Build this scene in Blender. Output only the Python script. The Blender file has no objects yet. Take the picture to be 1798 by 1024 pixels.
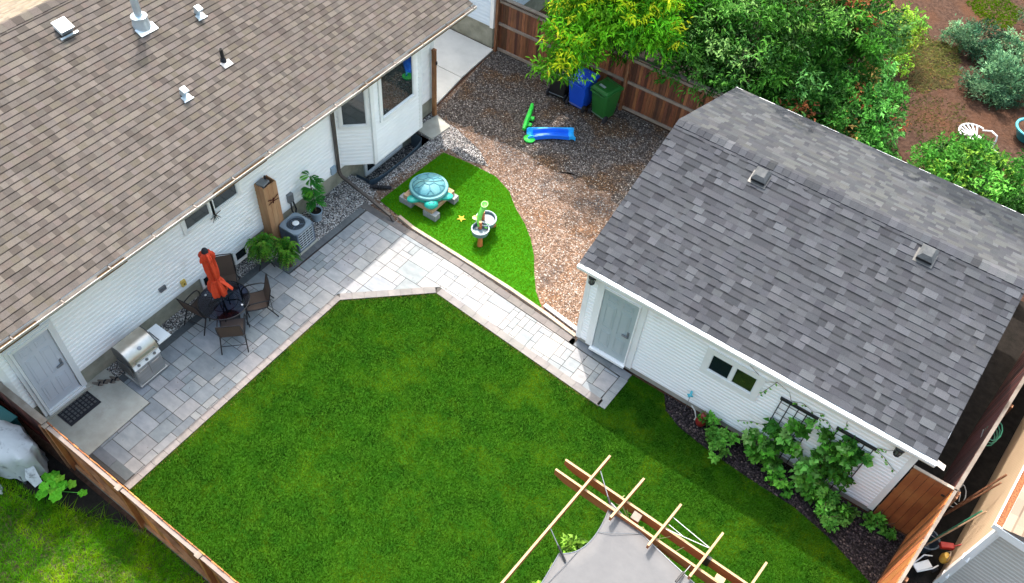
import bpy, math, random
import numpy as np
from mathutils import Vector, Matrix
R_ = math.radians
rnd = random.Random(7)
scene = bpy.context.scene
col = scene.collection

# ---------------------------------------------------------------- camera
cam_d = bpy.data.cameras.new("camera"); cam = bpy.data.objects.new("camera", cam_d); col.objects.link(cam)
cam_d.sensor_width = 36; cam_d.lens = 1502.65/1798*36; cam_d.clip_start = .1; cam_d.clip_end = 400
RX = (0.816748, 0.57332992, 0.06492689); RY = (0.47892669, -0.61086847, -0.63045137); RZ = (-0.32179484, 0.54601512, -0.77350861)
cam.matrix_world = Matrix(((RX[0], -RY[0], -RZ[0], 0), (RX[1], -RY[1], -RZ[1], 0), (RX[2], -RY[2], -RZ[2], 16), (0, 0, 0, 1)))
scene.camera = cam
# ---------------------------------------------------------------- light
SUN = Vector((.44, -.42, -1)).normalized()
elev = math.asin(-SUN.z); az = math.atan2(-SUN.x, -SUN.y)
w = bpy.data.worlds.new("World"); scene.world = w; w.use_nodes = True
nt = w.node_tree; nt.nodes.clear()
sky = nt.nodes.new('ShaderNodeTexSky'); sky.sky_type = 'NISHITA'; sky.sun_disc = False
sky.sun_elevation = elev; sky.sun_rotation = az; sky.air_density = 2.6; sky.dust_density = 9.0; sky.ozone_density = 4.0
bg = nt.nodes.new('ShaderNodeBackground'); bg.inputs[1].default_value = .15
wo = nt.nodes.new('ShaderNodeOutputWorld')
tint = nt.nodes.new('ShaderNodeMix'); tint.data_type = 'RGBA'; tint.blend_type = 'MULTIPLY'; tint.inputs[0].default_value = 1; tint.inputs[7].default_value = (.96, 1.0, 1.04, 1)
nt.links.new(sky.outputs[0], tint.inputs[6]); nt.links.new(tint.outputs[2], bg.inputs[0]); nt.links.new(bg.outputs[0], wo.inputs[0])
sd = bpy.data.lights.new("sun", 'SUN'); sd.energy = 2.0; sd.angle = R_(.6); sd.color = (1, .935, .875)
so = bpy.data.objects.new("sun", sd); col.objects.link(so); so.rotation_euler = SUN.to_track_quat('-Z', 'Y').to_euler()
scene.view_settings.view_transform = 'Standard'; scene.view_settings.look = 'None'
scene.view_settings.exposure = 1.8; scene.view_settings.gamma = 1
scene.cycles.max_bounces = 6; scene.cycles.diffuse_bounces = 3; scene.cycles.glossy_bounces = 3; scene.cycles.transmission_bounces = 4; scene.cycles.transparent_max_bounces = 6

# ---------------------------------------------------------------- materials
def lin(c): return tuple(((v/255)/12.92 if v <= 10 else (((v/255)+.055)/1.055)**2.4) for v in c)
class NT:
    def __init__(s, m): s.t = m.node_tree; s.t.nodes.clear()
    def n(s, typ, **k):
        x = s.t.nodes.new(typ)
        for a, b in k.items():
            if a.startswith('i_'): x.inputs[int(a[2:]) if a[2:].isdigit() else a[2:].replace('_', ' ')].default_value = b
            else: setattr(x, a, b)
        return x
    def l(s, a, b): s.t.links.new(a, b)
def mix(T, fac, a, b, mode='MIX'):
    x = T.n('ShaderNodeMix', data_type='RGBA', blend_type=mode)
    for sock, v in ((0, fac), (6, a), (7, b)):
        if hasattr(v, 'is_output'): T.l(v, x.inputs[sock])
        else: x.inputs[sock].default_value = v if sock == 0 else (*v[:3], 1)
    return x.outputs[2]
def noise(T, co, scale, detail=3, rough=.6, lo=.35, hi=.65):
    n = T.n('ShaderNodeTexNoise'); n.inputs['Scale'].default_value = scale; n.inputs['Detail'].default_value = detail; n.inputs['Roughness'].default_value = rough
    T.l(co, n.inputs['Vector'])
    r = T.n('ShaderNodeMapRange'); r.inputs[1].default_value = lo; r.inputs[2].default_value = hi; T.l(n.outputs[0], r.inputs[0])
    return r.outputs[0]
def mat(name, c, rough=.6, metal=0, c2=None, ns=6, nd=3, c3=None, ns3=1.2, attr=False, bump=0, bs=60, coat=0, spec=.5, trans=0, stretch=None, stain=None, lo=.35, hi=.65):
    if rough >= .8: spec = min(spec, .08)
    m = bpy.data.materials.new(name); m.use_nodes = True; T = NT(m)
    out = T.n('ShaderNodeOutputMaterial'); b = T.n('ShaderNodeBsdfPrincipled')
    co = T.n('ShaderNodeNewGeometry').outputs['Position']
    if stretch:
        mp = T.n('ShaderNodeMapping'); mp.inputs['Scale'].default_value = stretch; T.l(co, mp.inputs[0]); co2 = mp.outputs[0]
    else: co2 = co
    if attr:
        a = T.n('ShaderNodeAttribute'); a.attribute_name = 'tab'; cur = a.outputs['Color']
        if c is not None: cur = mix(T, 1., cur, c, 'MULTIPLY')
    else:
        rgb = T.n('ShaderNodeRGB'); rgb.outputs[0].default_value = (*c, 1); cur = rgb.outputs[0]
    if c2 is not None:
        f = noise(T, co2, ns, nd, lo=lo, hi=hi)
        cur = mix(T, f, cur, c2 if not attr else c2, 'MULTIPLY' if attr else 'MIX')
    if c3 is not None:
        cur = mix(T, noise(T, co, ns3, 4, lo=.45, hi=.7), cur, c3)
    if stain is not None:
        cur = mix(T, noise(T, co, stain[1], 5, .7, lo=stain[2], hi=stain[2]+.2), cur, stain[0])
    T.l(cur, b.inputs['Base Color'])
    b.inputs['Roughness'].default_value = rough; b.inputs['Metallic'].default_value = metal
    b.inputs['Specular IOR Level'].default_value = spec; b.inputs['Coat Weight'].default_value = coat
    if bump:
        n = T.n('ShaderNodeTexNoise'); n.inputs['Scale'].default_value = bs; n.inputs['Detail'].default_value = 4; T.l(co2, n.inputs['Vector'])
        bp = T.n('ShaderNodeBump'); bp.inputs['Strength'].default_value = bump; bp.inputs['Distance'].default_value = .02
        T.l(n.outputs[0], bp.inputs['Height']); T.l(bp.outputs[0], b.inputs['Normal'])
    if trans:
        tr = T.n('ShaderNodeBsdfTranslucent'); T.l(cur, tr.inputs[0]); mx = T.n('ShaderNodeMixShader'); mx.inputs[0].default_value = trans
        T.l(b.outputs[0], mx.inputs[1]); T.l(tr.outputs[0], mx.inputs[2]); T.l(mx.outputs[0], out.inputs[0])
    else: T.l(b.outputs[0], out.inputs[0])
    return m
def stones_mat(name, cols, scale, base_mul=None, soil=(.05, .035, .025), patch=None, bump=.8, patch_scale=.45, plo=.45, phi=.6):
    """small mixed stones: voronoi cells coloured by a ramp"""
    m = bpy.data.materials.new(name); m.use_nodes = True; T = NT(m)
    out = T.n('ShaderNodeOutputMaterial'); b = T.n('ShaderNodeBsdfPrincipled'); b.inputs['Roughness'].default_value = .85; b.inputs['Specular IOR Level'].default_value = .08
    co = T.n('ShaderNodeNewGeometry').outputs['Position']
    wob = T.n('ShaderNodeTexNoise'); wob.inputs['Scale'].default_value = scale*.7; T.l(co, wob.inputs['Vector'])
    va = T.n('ShaderNodeVectorMath', operation='SCALE'); va.inputs['Scale'].default_value = .6/scale; T.l(wob.outputs['Color'], va.inputs[0])
    ad = T.n('ShaderNodeVectorMath', operation='ADD'); T.l(co, ad.inputs[0]); T.l(va.outputs[0], ad.inputs[1])
    v = T.n('ShaderNodeTexVoronoi'); v.inputs['Scale'].default_value = scale; T.l(ad.outputs[0], v.inputs['Vector'])
    sp = T.n('ShaderNodeSeparateColor'); T.l(v.outputs['Color'], sp.inputs[0])
    def ramp(cs):
        r = T.n('ShaderNodeValToRGB'); cr = r.color_ramp; cr.interpolation = 'CONSTANT'
        for i, (p, c) in enumerate(cs):
            e = cr.elements[i] if i < 2 else cr.elements.new(p)
            e.position = p; e.color = (*c, 1)
        T.l(sp.outputs[0], r.inputs[0]); return r.outputs[0]
    sc_ = {'gravel': .50, 'shade_dark_gravel': 1.05, 'pebble_bed': .80}.get(name, 1)
    cols = [(p, tuple(q*sc_ for q in c)) for p, c in cols]; patch = [([(p, tuple(q*sc_ for q in c)) for p, c in P_[0]],)+tuple(P_[1:]) for P_ in patch] if patch else None
    cur = ramp(cols)
    if patch:
        for p in patch:
            cur = mix(T, noise(T, co, p[1], 5, .65, lo=p[2], hi=p[3]), cur, ramp(p[0]))
    dk = T.n('ShaderNodeMapRange'); dk.inputs[1].default_value = .35; dk.inputs[2].default_value = .75; T.l(v.outputs['Distance'], dk.inputs[0])
    cur = mix(T, dk.outputs[0], cur, soil)
    T.l(cur, b.inputs['Base Color'])
    bp = T.n('ShaderNodeBump'); bp.inputs['Strength'].default_value = bump; bp.inputs['Distance'].default_value = .02; bp.invert = True
    T.l(v.outputs['Distance'], bp.inputs['Height']); T.l(bp.outputs[0], b.inputs['Normal']); T.l(b.outputs[0], out.inputs[0])
    return m
M = {}
M['siding'] = mat('white_siding', (.90, .90, .90), .45, c2=(.86, .86, .86), ns=1.5, stain=((.66, .64, .61), 1.1, .60))
M['trim'] = mat('white_trim', (.82, .82, .82), .4, c2=(.76, .76, .75), ns=3)
M['soffit'] = mat('soffit', (.7, .7, .7), .6)
M['blue_siding'] = mat('pale_blue_siding', (.62, .70, .78), .5, c2=(.57, .65, .74), ns=2)
M['cream_siding'] = mat('cream_siding', (0.4176, 0.3024, 0.2016), .5, c2=(0.3816, 0.2772, 0.18), ns=2)
M['shaded_cream_siding'] = mat('shaded_cream_siding', (.52, .49, .45), .5, c2=(.47, .445, .41), ns=2)  # cream siding again, shade of the gable side put into the colour
M['concrete'] = mat('concrete', (.40, .385, .34), .9, c2=(.31, .295, .255), ns=2.5, nd=8, stain=((.24, .22, .18), 1.4, .6), bump=.2, bs=90)
M['foundation'] = mat('foundation', (.33, .32, .26), .95, c2=(.22, .215, .17), ns=3.2, nd=8, stain=((.15, .145, .11), 1.9, .58), bump=.4, bs=50)
M['house_shingle'] = mat('house_shingle', (1, 1, 1), .95, attr=True, c2=(.72, .71, .70), ns=80, nd=4, bump=.3, bs=200, stain=((.20, .115, .09), .6, .64))
M['garage_shingle'] = mat('garage_shingle', (1, 1, 1), .95, attr=True, c2=(.68, .69, .70), ns=90, nd=4, bump=.3, bs=200, stain=((.085, .083, .078), .7, .64))
M['tan_shingle'] = mat('tan_shingle', (1, 1, 1), .95, attr=True, c2=(.85, .83, .8), ns=90)
M['paver'] = mat('paver', (1, 1, 1), .85, attr=True, c2=(.76, .78, .80), ns=3.5, nd=9, bump=.15, bs=70, stretch=(1, 1.8, 1), stain=((.20, .19, .175), 4.5, .66))
M['joint'] = mat('paver_joint', (.07, .065, .06), .95)
M['galv'] = mat('galvanised', (.55, .62, .67), .4, .55, c2=(.45, .53, .58), ns=8)
M['alum'] = mat('white_aluminium', (0.68, 0.6885, 0.697), .4, 0)
M['black'] = mat('black_plastic', (.012, .012, .014), .5)
M['rubber'] = mat('rubber', (.02, .02, .024), .8, c2=(.035, .035, .04), ns=14)
M['gutter_tan'] = mat('gutter_tan', (.50, .46, .42), .5, c2=(.34, .30, .27), ns=2, stain=((.10, .08, .07), 2.5, .56))
M['gutter_brown'] = mat('gutter_brown', (.055, .042, .038), .4, c2=(.075, .06, .052), ns=4)
M['debris'] = mat('leaf_debris', (.09, .055, .03), .95, c2=(.20, .12, .06), ns=40, bump=.8, bs=60)
M['glass'] = mat('window_glass', (.008, .022, .024), .03, spec=.9, coat=.3)
M['glass_dark'] = mat('dark_glass', (.008, .014, .018), .08, spec=.3)
M['glass_green'] = mat('green_glass', (.045, .07, .015), .05, spec=.9, c2=(.01, .015, .01), ns=2.2)
M['door'] = mat('door_paint', (.52, .545, .60), .45, c2=(.48, .505, .56), ns=1.5)
M['gdoor'] = mat('garage_door_paint', (.39, .45, .46), .5, c2=(.355, .415, .43), ns=1.5)
M['lead'] = mat('grey_metal', (.22, .23, .25), .45, .6)
M['steel'] = mat('stainless', (.55, .55, .54), .28, .85, c2=(.45, .45, .44), ns=2, stretch=(30, 1, 30))
M['lidsteel'] = mat('lid_steel', (.58, .55, .50), .33, .75, c2=(.42, .37, .31), ns=2.2)
M['steel_dk'] = mat('dark_steel', (.10, .10, .10), .4, .5)
M['cedar'] = mat('cedar', (0.2754, 0.1215, 0.0486), .7, c2=(0.1782, 0.06885, 0.0243), ns=3, stretch=(1, 1, .25), bump=.2, bs=30, c3=(0.3402, 0.162, 0.0648), ns3=3)
M['cedar_dk'] = mat('weathered_cedar', (.15, .06, .032), .8, c2=(.30, .17, .10), ns=5, stretch=(6, 6, .5), bump=.3, bs=40, lo=.45, hi=.7)
M['cedar_red'] = mat('darkened_red', (.09, .022, .016), .8, c2=(.05, .012, .01), ns=4, stretch=(3, 3, .4))  # shade on the shadowed red-brown fences is put into this colour
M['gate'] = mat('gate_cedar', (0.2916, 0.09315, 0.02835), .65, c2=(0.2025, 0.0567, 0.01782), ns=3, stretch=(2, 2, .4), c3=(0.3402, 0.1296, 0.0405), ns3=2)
M['weather'] = mat('weathered_rail', (0.2025, 0.1721, 0.1485), .85, c2=(0.1418, 0.1148, 0.0945), ns=4)
M['pinegrey'] = mat('grey_lumber', (0.216, 0.1782, 0.162), .8, c2=(0.1836, 0.1458, 0.1296), ns=5)
M['farrail'] = mat('grey_fence_rail', (.27, .22, .185), .85, c2=(.20, .16, .13), ns=4)
M['timber'] = mat('timber_edge', (0.3906, 0.315, 0.252), .85, c2=(0.315, 0.2394, 0.1827), ns=5)
M['pinelight'] = mat('light_lumber', (0.378, 0.243, 0.135), .7, c2=(0.324, 0.2025, 0.1012), ns=5, stretch=(4, .6, 4))
M['beam'] = mat('stained_beam', (0.324, 0.1094, 0.0405), .6, c2=(0.243, 0.0729, 0.0243), ns=4, stretch=(.7, 4, 4))
M['sail'] = mat('shade_sail', (0.150, 0.149, 0.155), .8, c2=(0.138, 0.137, 0.143), ns=5, bump=.35, bs=7, trans=.15)
M['red'] = mat('orange_red_canvas', (0.6156, 0.05265, 0.00972), .75, c2=(0.4959, 0.03645, 0.0081), ns=6, bump=.3, bs=14)
M['sling'] = mat('brown_sling', (.050, .031, .022), .75, c2=(.085, .054, .038), ns=60, stretch=(3, 3, 1))
M['chairmetal'] = mat('bronze_metal', (.012, .011, .014), .35, .3)
M['mulch'] = stones_mat('dark_mulch', [(0, (0.01913, 0.0153, 0.01683)), (.35, (0.03442, 0.02678, 0.0306)), (.7, (0.05355, 0.04208, 0.04208)), (.93, (0.1224, 0.0918, 0.08415))], 26, soil=(0.00612, 0.005355, 0.005355))
M['pebble'] = stones_mat('pebble_bed', [(0, (.07, .07, .075)), (.25, (.16, .15, .145)), (.5, (.34, .31, .29)), (.75, (.55, .52, .49)), (.9, (.75, .73, .70))], 30, soil=(.03, .028, .03))
M['gravel'] = stones_mat('gravel', [(0, (.15, .10, .075)), (.2, (.30, .19, .14)), (.4, (.42, .28, .21)), (.62, (.50, .36, .28)), (.82, (.56, .46, .39)), (.94, (.74, .68, .63))], 25, soil=(.10, .062, .042),
    patch=[([(0, (.22, .10, .05)), (.3, (.36, .19, .10)), (.6, (.48, .27, .16)), (.85, (.60, .46, .35))], .9, .53, .64),
           ([(0, (.05, .05, .055)), (.3, (.09, .09, .10)), (.6, (.16, .16, .17)), (.85, (.32, .31, .31)), (.95, (.6, .58, .55))], .42, .53, .62)])
M['gravel_dark'] = stones_mat('shade_dark_gravel', [(0, (.048, .043, .041)), (.3, (.085, .077, .074)), (.6, (.15, .135, .13)), (.82, (.20, .17, .155)), (.975, (.40, .37, .345))], 27, soil=(.03, .022, .018),
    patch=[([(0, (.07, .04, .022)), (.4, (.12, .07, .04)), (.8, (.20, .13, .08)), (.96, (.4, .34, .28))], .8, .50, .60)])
M['soil'] = mat('soil', (0.030, 0.016, 0.0115), .95, c2=(0.070, 0.040, 0.029), ns=9, nd=12, c3=(0.072, 0.032, 0.017), ns3=.5, bump=1, bs=30)
M['lawnsoil'] = mat('lawn_thatch', (0.01134, 0.054, 0.0018), .95, c2=(0.02205, 0.072, 0.0027), ns=3, nd=8)
M['yardsoil'] = mat('yard_thatch', (.05, .075, .02), .95, c2=(.10, .085, .045), ns=2, nd=8)
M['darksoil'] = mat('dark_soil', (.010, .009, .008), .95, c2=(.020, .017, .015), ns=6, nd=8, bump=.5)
def grass_mat(name, a, b, c, ns=.9, ns3=.35):
    m = bpy.data.materials.new(name); m.use_nodes = True; T = NT(m)
    out = T.n('ShaderNodeOutputMaterial'); p = T.n('ShaderNodeBsdfPrincipled'); p.inputs['Roughness'].default_value = .8; p.inputs['Specular IOR Level'].default_value = 0
    co = T.n('ShaderNodeNewGeometry').outputs['Position']
    at = T.n('ShaderNodeAttribute'); at.attribute_name = 'tab'
    cur = mix(T, noise(T, co, ns, 6, .65, .38, .62), a, b)
    cur = mix(T, noise(T, co, ns3, 7, .7, .5, .66), cur, c)
    cur = mix(T, 1., cur, at.outputs['Color'], 'MULTIPLY')
    T.l(cur, p.inputs['Base Color'])
    tr = T.n('ShaderNodeBsdfTranslucent'); T.l(cur, tr.inputs[0]); mx = T.n('ShaderNodeMixShader'); mx.inputs[0].default_value = .35
    T.l(p.outputs[0], mx.inputs[1]); T.l(tr.outputs[0], mx.inputs[2]); T.l(mx.outputs[0], out.inputs[0])
    return m
M['grass'] = grass_mat('lawn_grass', (0.00387, 0.03591, 0.0007448), (0.03815, 0.1455, 0.002098), (0.1695, 0.2852, 0.005244), ns=1.6, ns3=.9)
M['turf'] = grass_mat('turf_grass', (0.08568, 0.2448, 0.001148), (0.1346, 0.306, 0.001912), (0.1652, 0.306, 0.00306))
M['wild'] = grass_mat('yard_grass', (0.05063, 0.1817, 0.008316), (0.1265, 0.3825, 0.008316), (0.3544, 0.5546, 0.008316), ns3=.5)
M['dry'] = grass_mat('dry_grass', (0.1944, 0.1944, 0.0648), (0.1512, 0.1782, 0.0486), (0.216, 0.162, 0.0864))
M['leaf'] = mat('leaf', (1, 1, 1), .5, attr=True, trans=.35, spec=.10)
M['bark'] = mat('bark', (.10, .07, .05), .9, c2=(.06, .04, .03), ns=12, stretch=(1, 1, .3), bump=.6, bs=30)
M['blockgrey'] = mat('cinder_block', (0.3024, 0.3096, 0.3096), .95, c2=(0.2448, 0.252, 0.252), ns=20, bump=.3)
M['pallet'] = mat('pallet_wood', (0.3744, 0.2448, 0.144), .8, c2=(0.432, 0.3024, 0.2016), ns=4)
M['teal'] = mat('teal_plastic', (0.0162, 0.36, 0.288), .35, c2=(0.0162, 0.3168, 0.2592), ns=3)
M['shellblue'] = mat('shell_plastic', (.10, .26, .27), .55, c2=(.14, .31, .31), ns=3, c3=(.05, .20, .26), ns3=2, spec=.25)
M['shelldark'] = mat('shell_groove', (.04, .16, .20), .6)
M['tubgrey'] = mat('tub_plastic', (.13, .20, .22), .45, c2=(.10, .165, .19), ns=4)
M['tubwhite'] = mat('tub_rim', (.27, .34, .37), .45)
M['orange'] = mat('orange_plastic', (0.4464, 0.144, 0.0432), .5)
M['lime'] = mat('lime_plastic', (.10, .40, .05), .4)
M['yellow'] = mat('yellow_plastic', (.72, .50, .05), .5)
M['slideblue'] = mat('slide_blue', (.008, .12, .72), .4, c2=(.008, .16, .78), ns=3)
M['slidecyan'] = mat('slide_cyan', (.02, .38, .85), .35)
M['slidegreen'] = mat('slide_green', (.03, .58, .06), .35)
M['binblue'] = mat('bin_blue', (.005, .07, .55), .45)
M['bingreen'] = mat('bin_green', (.012, .10, .018), .45, c2=(.016, .13, .02), ns=4)
M['binblack'] = mat('bin_black', (.012, .012, .014), .5)
M['acblue'] = mat('condenser_paint', (0.0945, 0.1229, 0.1721), .45, c2=(0.0756, 0.1032, 0.1492), ns=5)
M['acdark'] = mat('condenser_inside', (.03, .04, .05), .7)
M['acwire'] = mat('condenser_wire', (.45, .50, .54), .4, .3)
M['potgrey'] = mat('pot_blue_grey', (.28, .36, .44), .5)
M['potbrown'] = mat('pot_brown', (.06, .035, .025), .7)
M['teal_dk'] = mat('dark_teal', (.01, .10, .10), .5)
M['cover'] = mat('grey_cover', (0.378, 0.387, 0.396), .85, c2=(0.45, 0.459, 0.468), ns=1.5, stain=((0.072, 0.072, 0.072), 5, .56), bump=.4, bs=9)
M['white'] = mat('white_plastic', (0.5616, 0.5616, 0.5616), .45)
M['potteal'] = mat('teal_glaze', (.05, .33, .40), .4)
M['copper'] = mat('red_ornament', (.16, .012, .008), .5)
M['hose'] = mat('green_hose', (.03, .20, .12), .5)
M['cable'] = mat('pale_cable', (.55, .56, .55), .6)
M['tarp'] = mat('blue_grey_tub', (.06, .09, .12), .5)
M['junk_red'] = mat('red_paint', (.35, .02, .015), .5)
M['junk_yellow'] = mat('yellow_paint', (.6, .36, .05), .5)
M['trellis'] = mat('trellis_iron', (.01, .01, .012), .4)
M['strip'] = mat('pale_strip', (.52, .50, .47), .9, c2=(.42, .40, .37), ns=8)
M['ext'] = mat('outlet_yellow', (.62, .42, .10), .5)

# ---------------------------------------------------------------- mesh building
class MB:
    def __init__(s): s.v = []; s.f = []; s.c = []; s.mi = []; s.cur = None; s.k = 0; s.use_c = False
    def add(s, vs, fs, c=None):
        o = len(s.v); s.v += [tuple(p) for p in vs]
        for f in fs: s.f.append(tuple(i+o for i in f)); s.c.append(c if c is not None else (1, 1, 1)); s.mi.append(s.k)
        if c is not None: s.use_c = True
        return s
    def box(s, x0, x1, y0, y1, z0, z1, c=None):
        return s.add([(x0,y0,z0),(x1,y0,z0),(x1,y1,z0),(x0,y1,z0),(x0,y0,z1),(x1,y0,z1),(x1,y1,z1),(x0,y1,z1)],
                     [(0,3,2,1),(4,5,6,7),(0,1,5,4),(1,2,6,5),(2,3,7,6),(3,0,4,7)], c)
    def cbox(s, cx, cy, cz, sx, sy, sz, rot=None, c=None):
        m = rot if rot is not None else Matrix.Identity(3)
        vs = [Vector((cx, cy, cz)) + m @ Vector((a*sx/2, b*sy/2, d*sz/2)) for d in (-1, 1) for a, b in ((-1,-1),(1,-1),(1,1),(-1,1))]
        return s.add(vs, [(0,3,2,1),(4,5,6,7),(0,1,5,4),(1,2,6,5),(2,3,7,6),(3,0,4,7)], c)
    def bar(s, p, q, w, h, c=None, up=(0, 0, 1)):
        p = Vector(p); q = Vector(q); d = (q-p).normalized(); u = Vector(up)
        a = d.cross(u)
        if a.length < 1e-4: a = d.cross(Vector((1, 0, 0)))
        a.normalize(); b = a.cross(d).normalized()
        vs = [P + a*(i*w/2) + b*(j*h/2) for P in (p, q) for i, j in ((-1,-1),(1,-1),(1,1),(-1,1))]
        return s.add(vs, [(0,1,2,3),(7,6,5,4),(0,4,5,1),(1,5,6,2),(2,6,7,3),(3,7,4,0)], c)
    def tube(s, pts, r, n=8, c=None, cap=.13):
        pts = [Vector(p) for p in pts]; k = len(pts); rs = r if isinstance(r, (list, tuple)) else [r]*k
        vs = []; pa = None
        for i, p in enumerate(pts):
            d = (pts[min(i+1, k-1)] - pts[max(i-1, 0)]).normalized()
            if pa is None:
                a = d.cross(Vector((0, 0, 1)))
                if a.length < 1e-3: a = d.cross(Vector((1, 0, 0)))
            else: a = pa - d*pa.dot(d)
            a.normalize(); pa = a; b = d.cross(a)
            vs += [p + (a*math.cos(2*math.pi*j/n) + b*math.sin(2*math.pi*j/n))*rs[i] for j in range(n)]
        fs = [(i*n+j, i*n+(j+1) % n, (i+1)*n+(j+1) % n, (i+1)*n+j) for i in range(k-1) for j in range(n)]
        if cap: fs += [tuple(range(n-1, -1, -1)), tuple((k-1)*n+j for j in range(n))]
        return s.add(vs, fs, c)
    def lathe(s, prof, n=24, cen=(0, 0, 0), c=None, sx=1, sy=1, fn=None):
        vs = []
        for i, (r, z) in enumerate(prof):
            for j in range(n):
                t = 2*math.pi*j/n; rr = r*(fn(t, z, i) if fn else 1)
                vs.append((cen[0]+rr*math.cos(t)*sx, cen[1]+rr*math.sin(t)*sy, cen[2]+z))
        k = len(prof)
        fs = [(i*n+j, i*n+(j+1) % n, (i+1)*n+(j+1) % n, (i+1)*n+j) for i in range(k-1) for j in range(n)]
        if prof[0][0] > 1e-5: fs.append(tuple(range(n-1, -1, -1)))
        if prof[-1][0] > 1e-5: fs.append(tuple((k-1)*n+j for j in range(n)))
        return s.add(vs, fs, c)
    def prism(s, poly, z0, z1, c=None):
        n = len(poly)
        vs = [(x, y, z0) for x, y in poly] + [(x, y, z1) for x, y in poly]
        return s.add(vs, [tuple(range(n-1, -1, -1)), tuple(range(n, 2*n))] + [(i, (i+1) % n, n+(i+1) % n, n+i) for i in range(n)], c)
    def xf(s, m):
        s.v = [tuple(m @ Vector(p)) for p in s.v]; return s
def mesh_of(name, mb, m, smooth):
    me = bpy.data.meshes.new(name); me.from_pydata(mb.v, [], mb.f)
    for x in (m if isinstance(m, (list, tuple)) else [m]): me.materials.append(x)
    if isinstance(m, (list, tuple)) and len(m) > 1: me.polygons.foreach_set('material_index', mb.mi)
    if mb.use_c:
        a = me.color_attributes.new('tab', 'FLOAT_COLOR', 'CORNER')
        arr = np.ones((len(me.loops), 4), np.float32); tot = np.array([len(f) for f in mb.f])
        arr[:, :3] = np.repeat(np.array(mb.c, np.float32), tot, axis=0)
        a.data.foreach_set('color', arr.ravel())
    if smooth:
        me.polygons.foreach_set('use_smooth', [True]*len(me.polygons))
        if smooth != 'all': me.set_sharp_from_angle(angle=R_(40))
    me.update(); return me
ORG = {}
def obj(name, mb, m, parent=None, smooth=False, bevel=0, label=None):
    me = mesh_of(name, mb, m, smooth) if isinstance(mb, MB) else mb
    o = bpy.data.objects.new(name, me); col.objects.link(o)
    if parent is not None:
        o.parent = parent
        if parent.name in ORG:
            og = ORG[parent.name]; me.transform(Matrix.Translation(-Vector(og))); ORG[o.name] = og
    if bevel:
        b = o.modifiers.new('bevel', 'BEVEL'); b.width = bevel; b.segments = 2; b.limit_method = 'ANGLE'
    if label: o['label'] = label
    return o
def tag(o, label, cat, group=None):
    o['label'] = label; o['category'] = cat
    if group: o['group'] = group
    return o
def struct(name, mb, m, kind='structure', **k):
    o = obj(name, mb, m, **k); o['kind'] = kind; return o
def stuff(name, mb, m, label, cat, **k):
    o = obj(name, mb, m, **k); o['kind'] = 'stuff'; o['label'] = label; o['category'] = cat; return o
def thing(name, label, cat, loc=(0, 0, 0), rz=0, group=None, world=False, scale=1):
    o = bpy.data.objects.new(name, None); o.empty_display_size = .2; col.objects.link(o)
    o.location = loc; o.rotation_euler = (0, 0, rz)
    if scale != 1: o.scale = (scale,)*3
    if world: ORG[o.name] = loc
    return tag(o, label, cat, group)
def kids(o): return [c for c in col.objects if c.parent == o]
def copy_tree(o, parent=None):
    c = o.copy(); col.objects.link(c); c.parent = parent
    for ch in kids(o): copy_tree(ch, c)
    return c

# ---------------------------------------------------------------- ground
def sheet(poly, z): 
    return MB().add([(x, y, z) for x, y in poly], [tuple(range(len(poly)))])
HX0, HX1, HY0, HY1 = -12.6, -11.62, 11.95, 14.35      # window well pit
b = MB(); xs = [-150, HX0, HX1, 150]; ys = [-150, HY0, HY1, 150]
for i in range(3):
    for j in range(3):
        if i == 1 and j == 1: continue
        b.add([(xs[i], ys[j], -.02), (xs[i+1], ys[j], -.02), (xs[i+1], ys[j+1], -.02), (xs[i], ys[j+1], -.02)], [(0, 1, 2, 3)])
b.add([(HX0, HY0, -.55), (HX1, HY0, -.55), (HX1, HY1, -.55), (HX0, HY1, -.55)], [(0, 1, 2, 3)])
struct('ground', b, M['soil'])
# gravel yard (around the pit)
def wavy(pts, amp, n, seed):
    r = random.Random(seed); out = []
    for i in range(len(pts)-1):
        for k in range(n):
            t = k/n; x = pts[i][0]*(1-t)+pts[i+1][0]*t; y = pts[i][1]*(1-t)+pts[i+1][1]*t
            out.append((x+r.uniform(-amp, amp), y+r.uniform(-amp, amp)))
    out.append(pts[-1]); return out
struct('gravel_yard', sheet([(-11.62, 11.25), (-4.4, 11.0), (-4.4, 19.0), (-12.7, 19.0), (-12.35, 15.4), (-12.35, 14.35), (-11.62, 14.35)], -.006), M['gravel'])
struct('shade_dark_gravel', sheet([(-12.2, 15.5)] + wavy([(-12.2, 15.35), (-11.0, 15.5), (-9.9, 15.65), (-8.8, 15.4), (-7.4, 15.7), (-5.8, 15.6), (-4.4, 15.2)], .14, 9, 3) + [(-4.4, 19.0), (-12.72, 19.0)], -.002), M['gravel_dark'])  # darker gravel, with part of the shade here put into its colour
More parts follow.
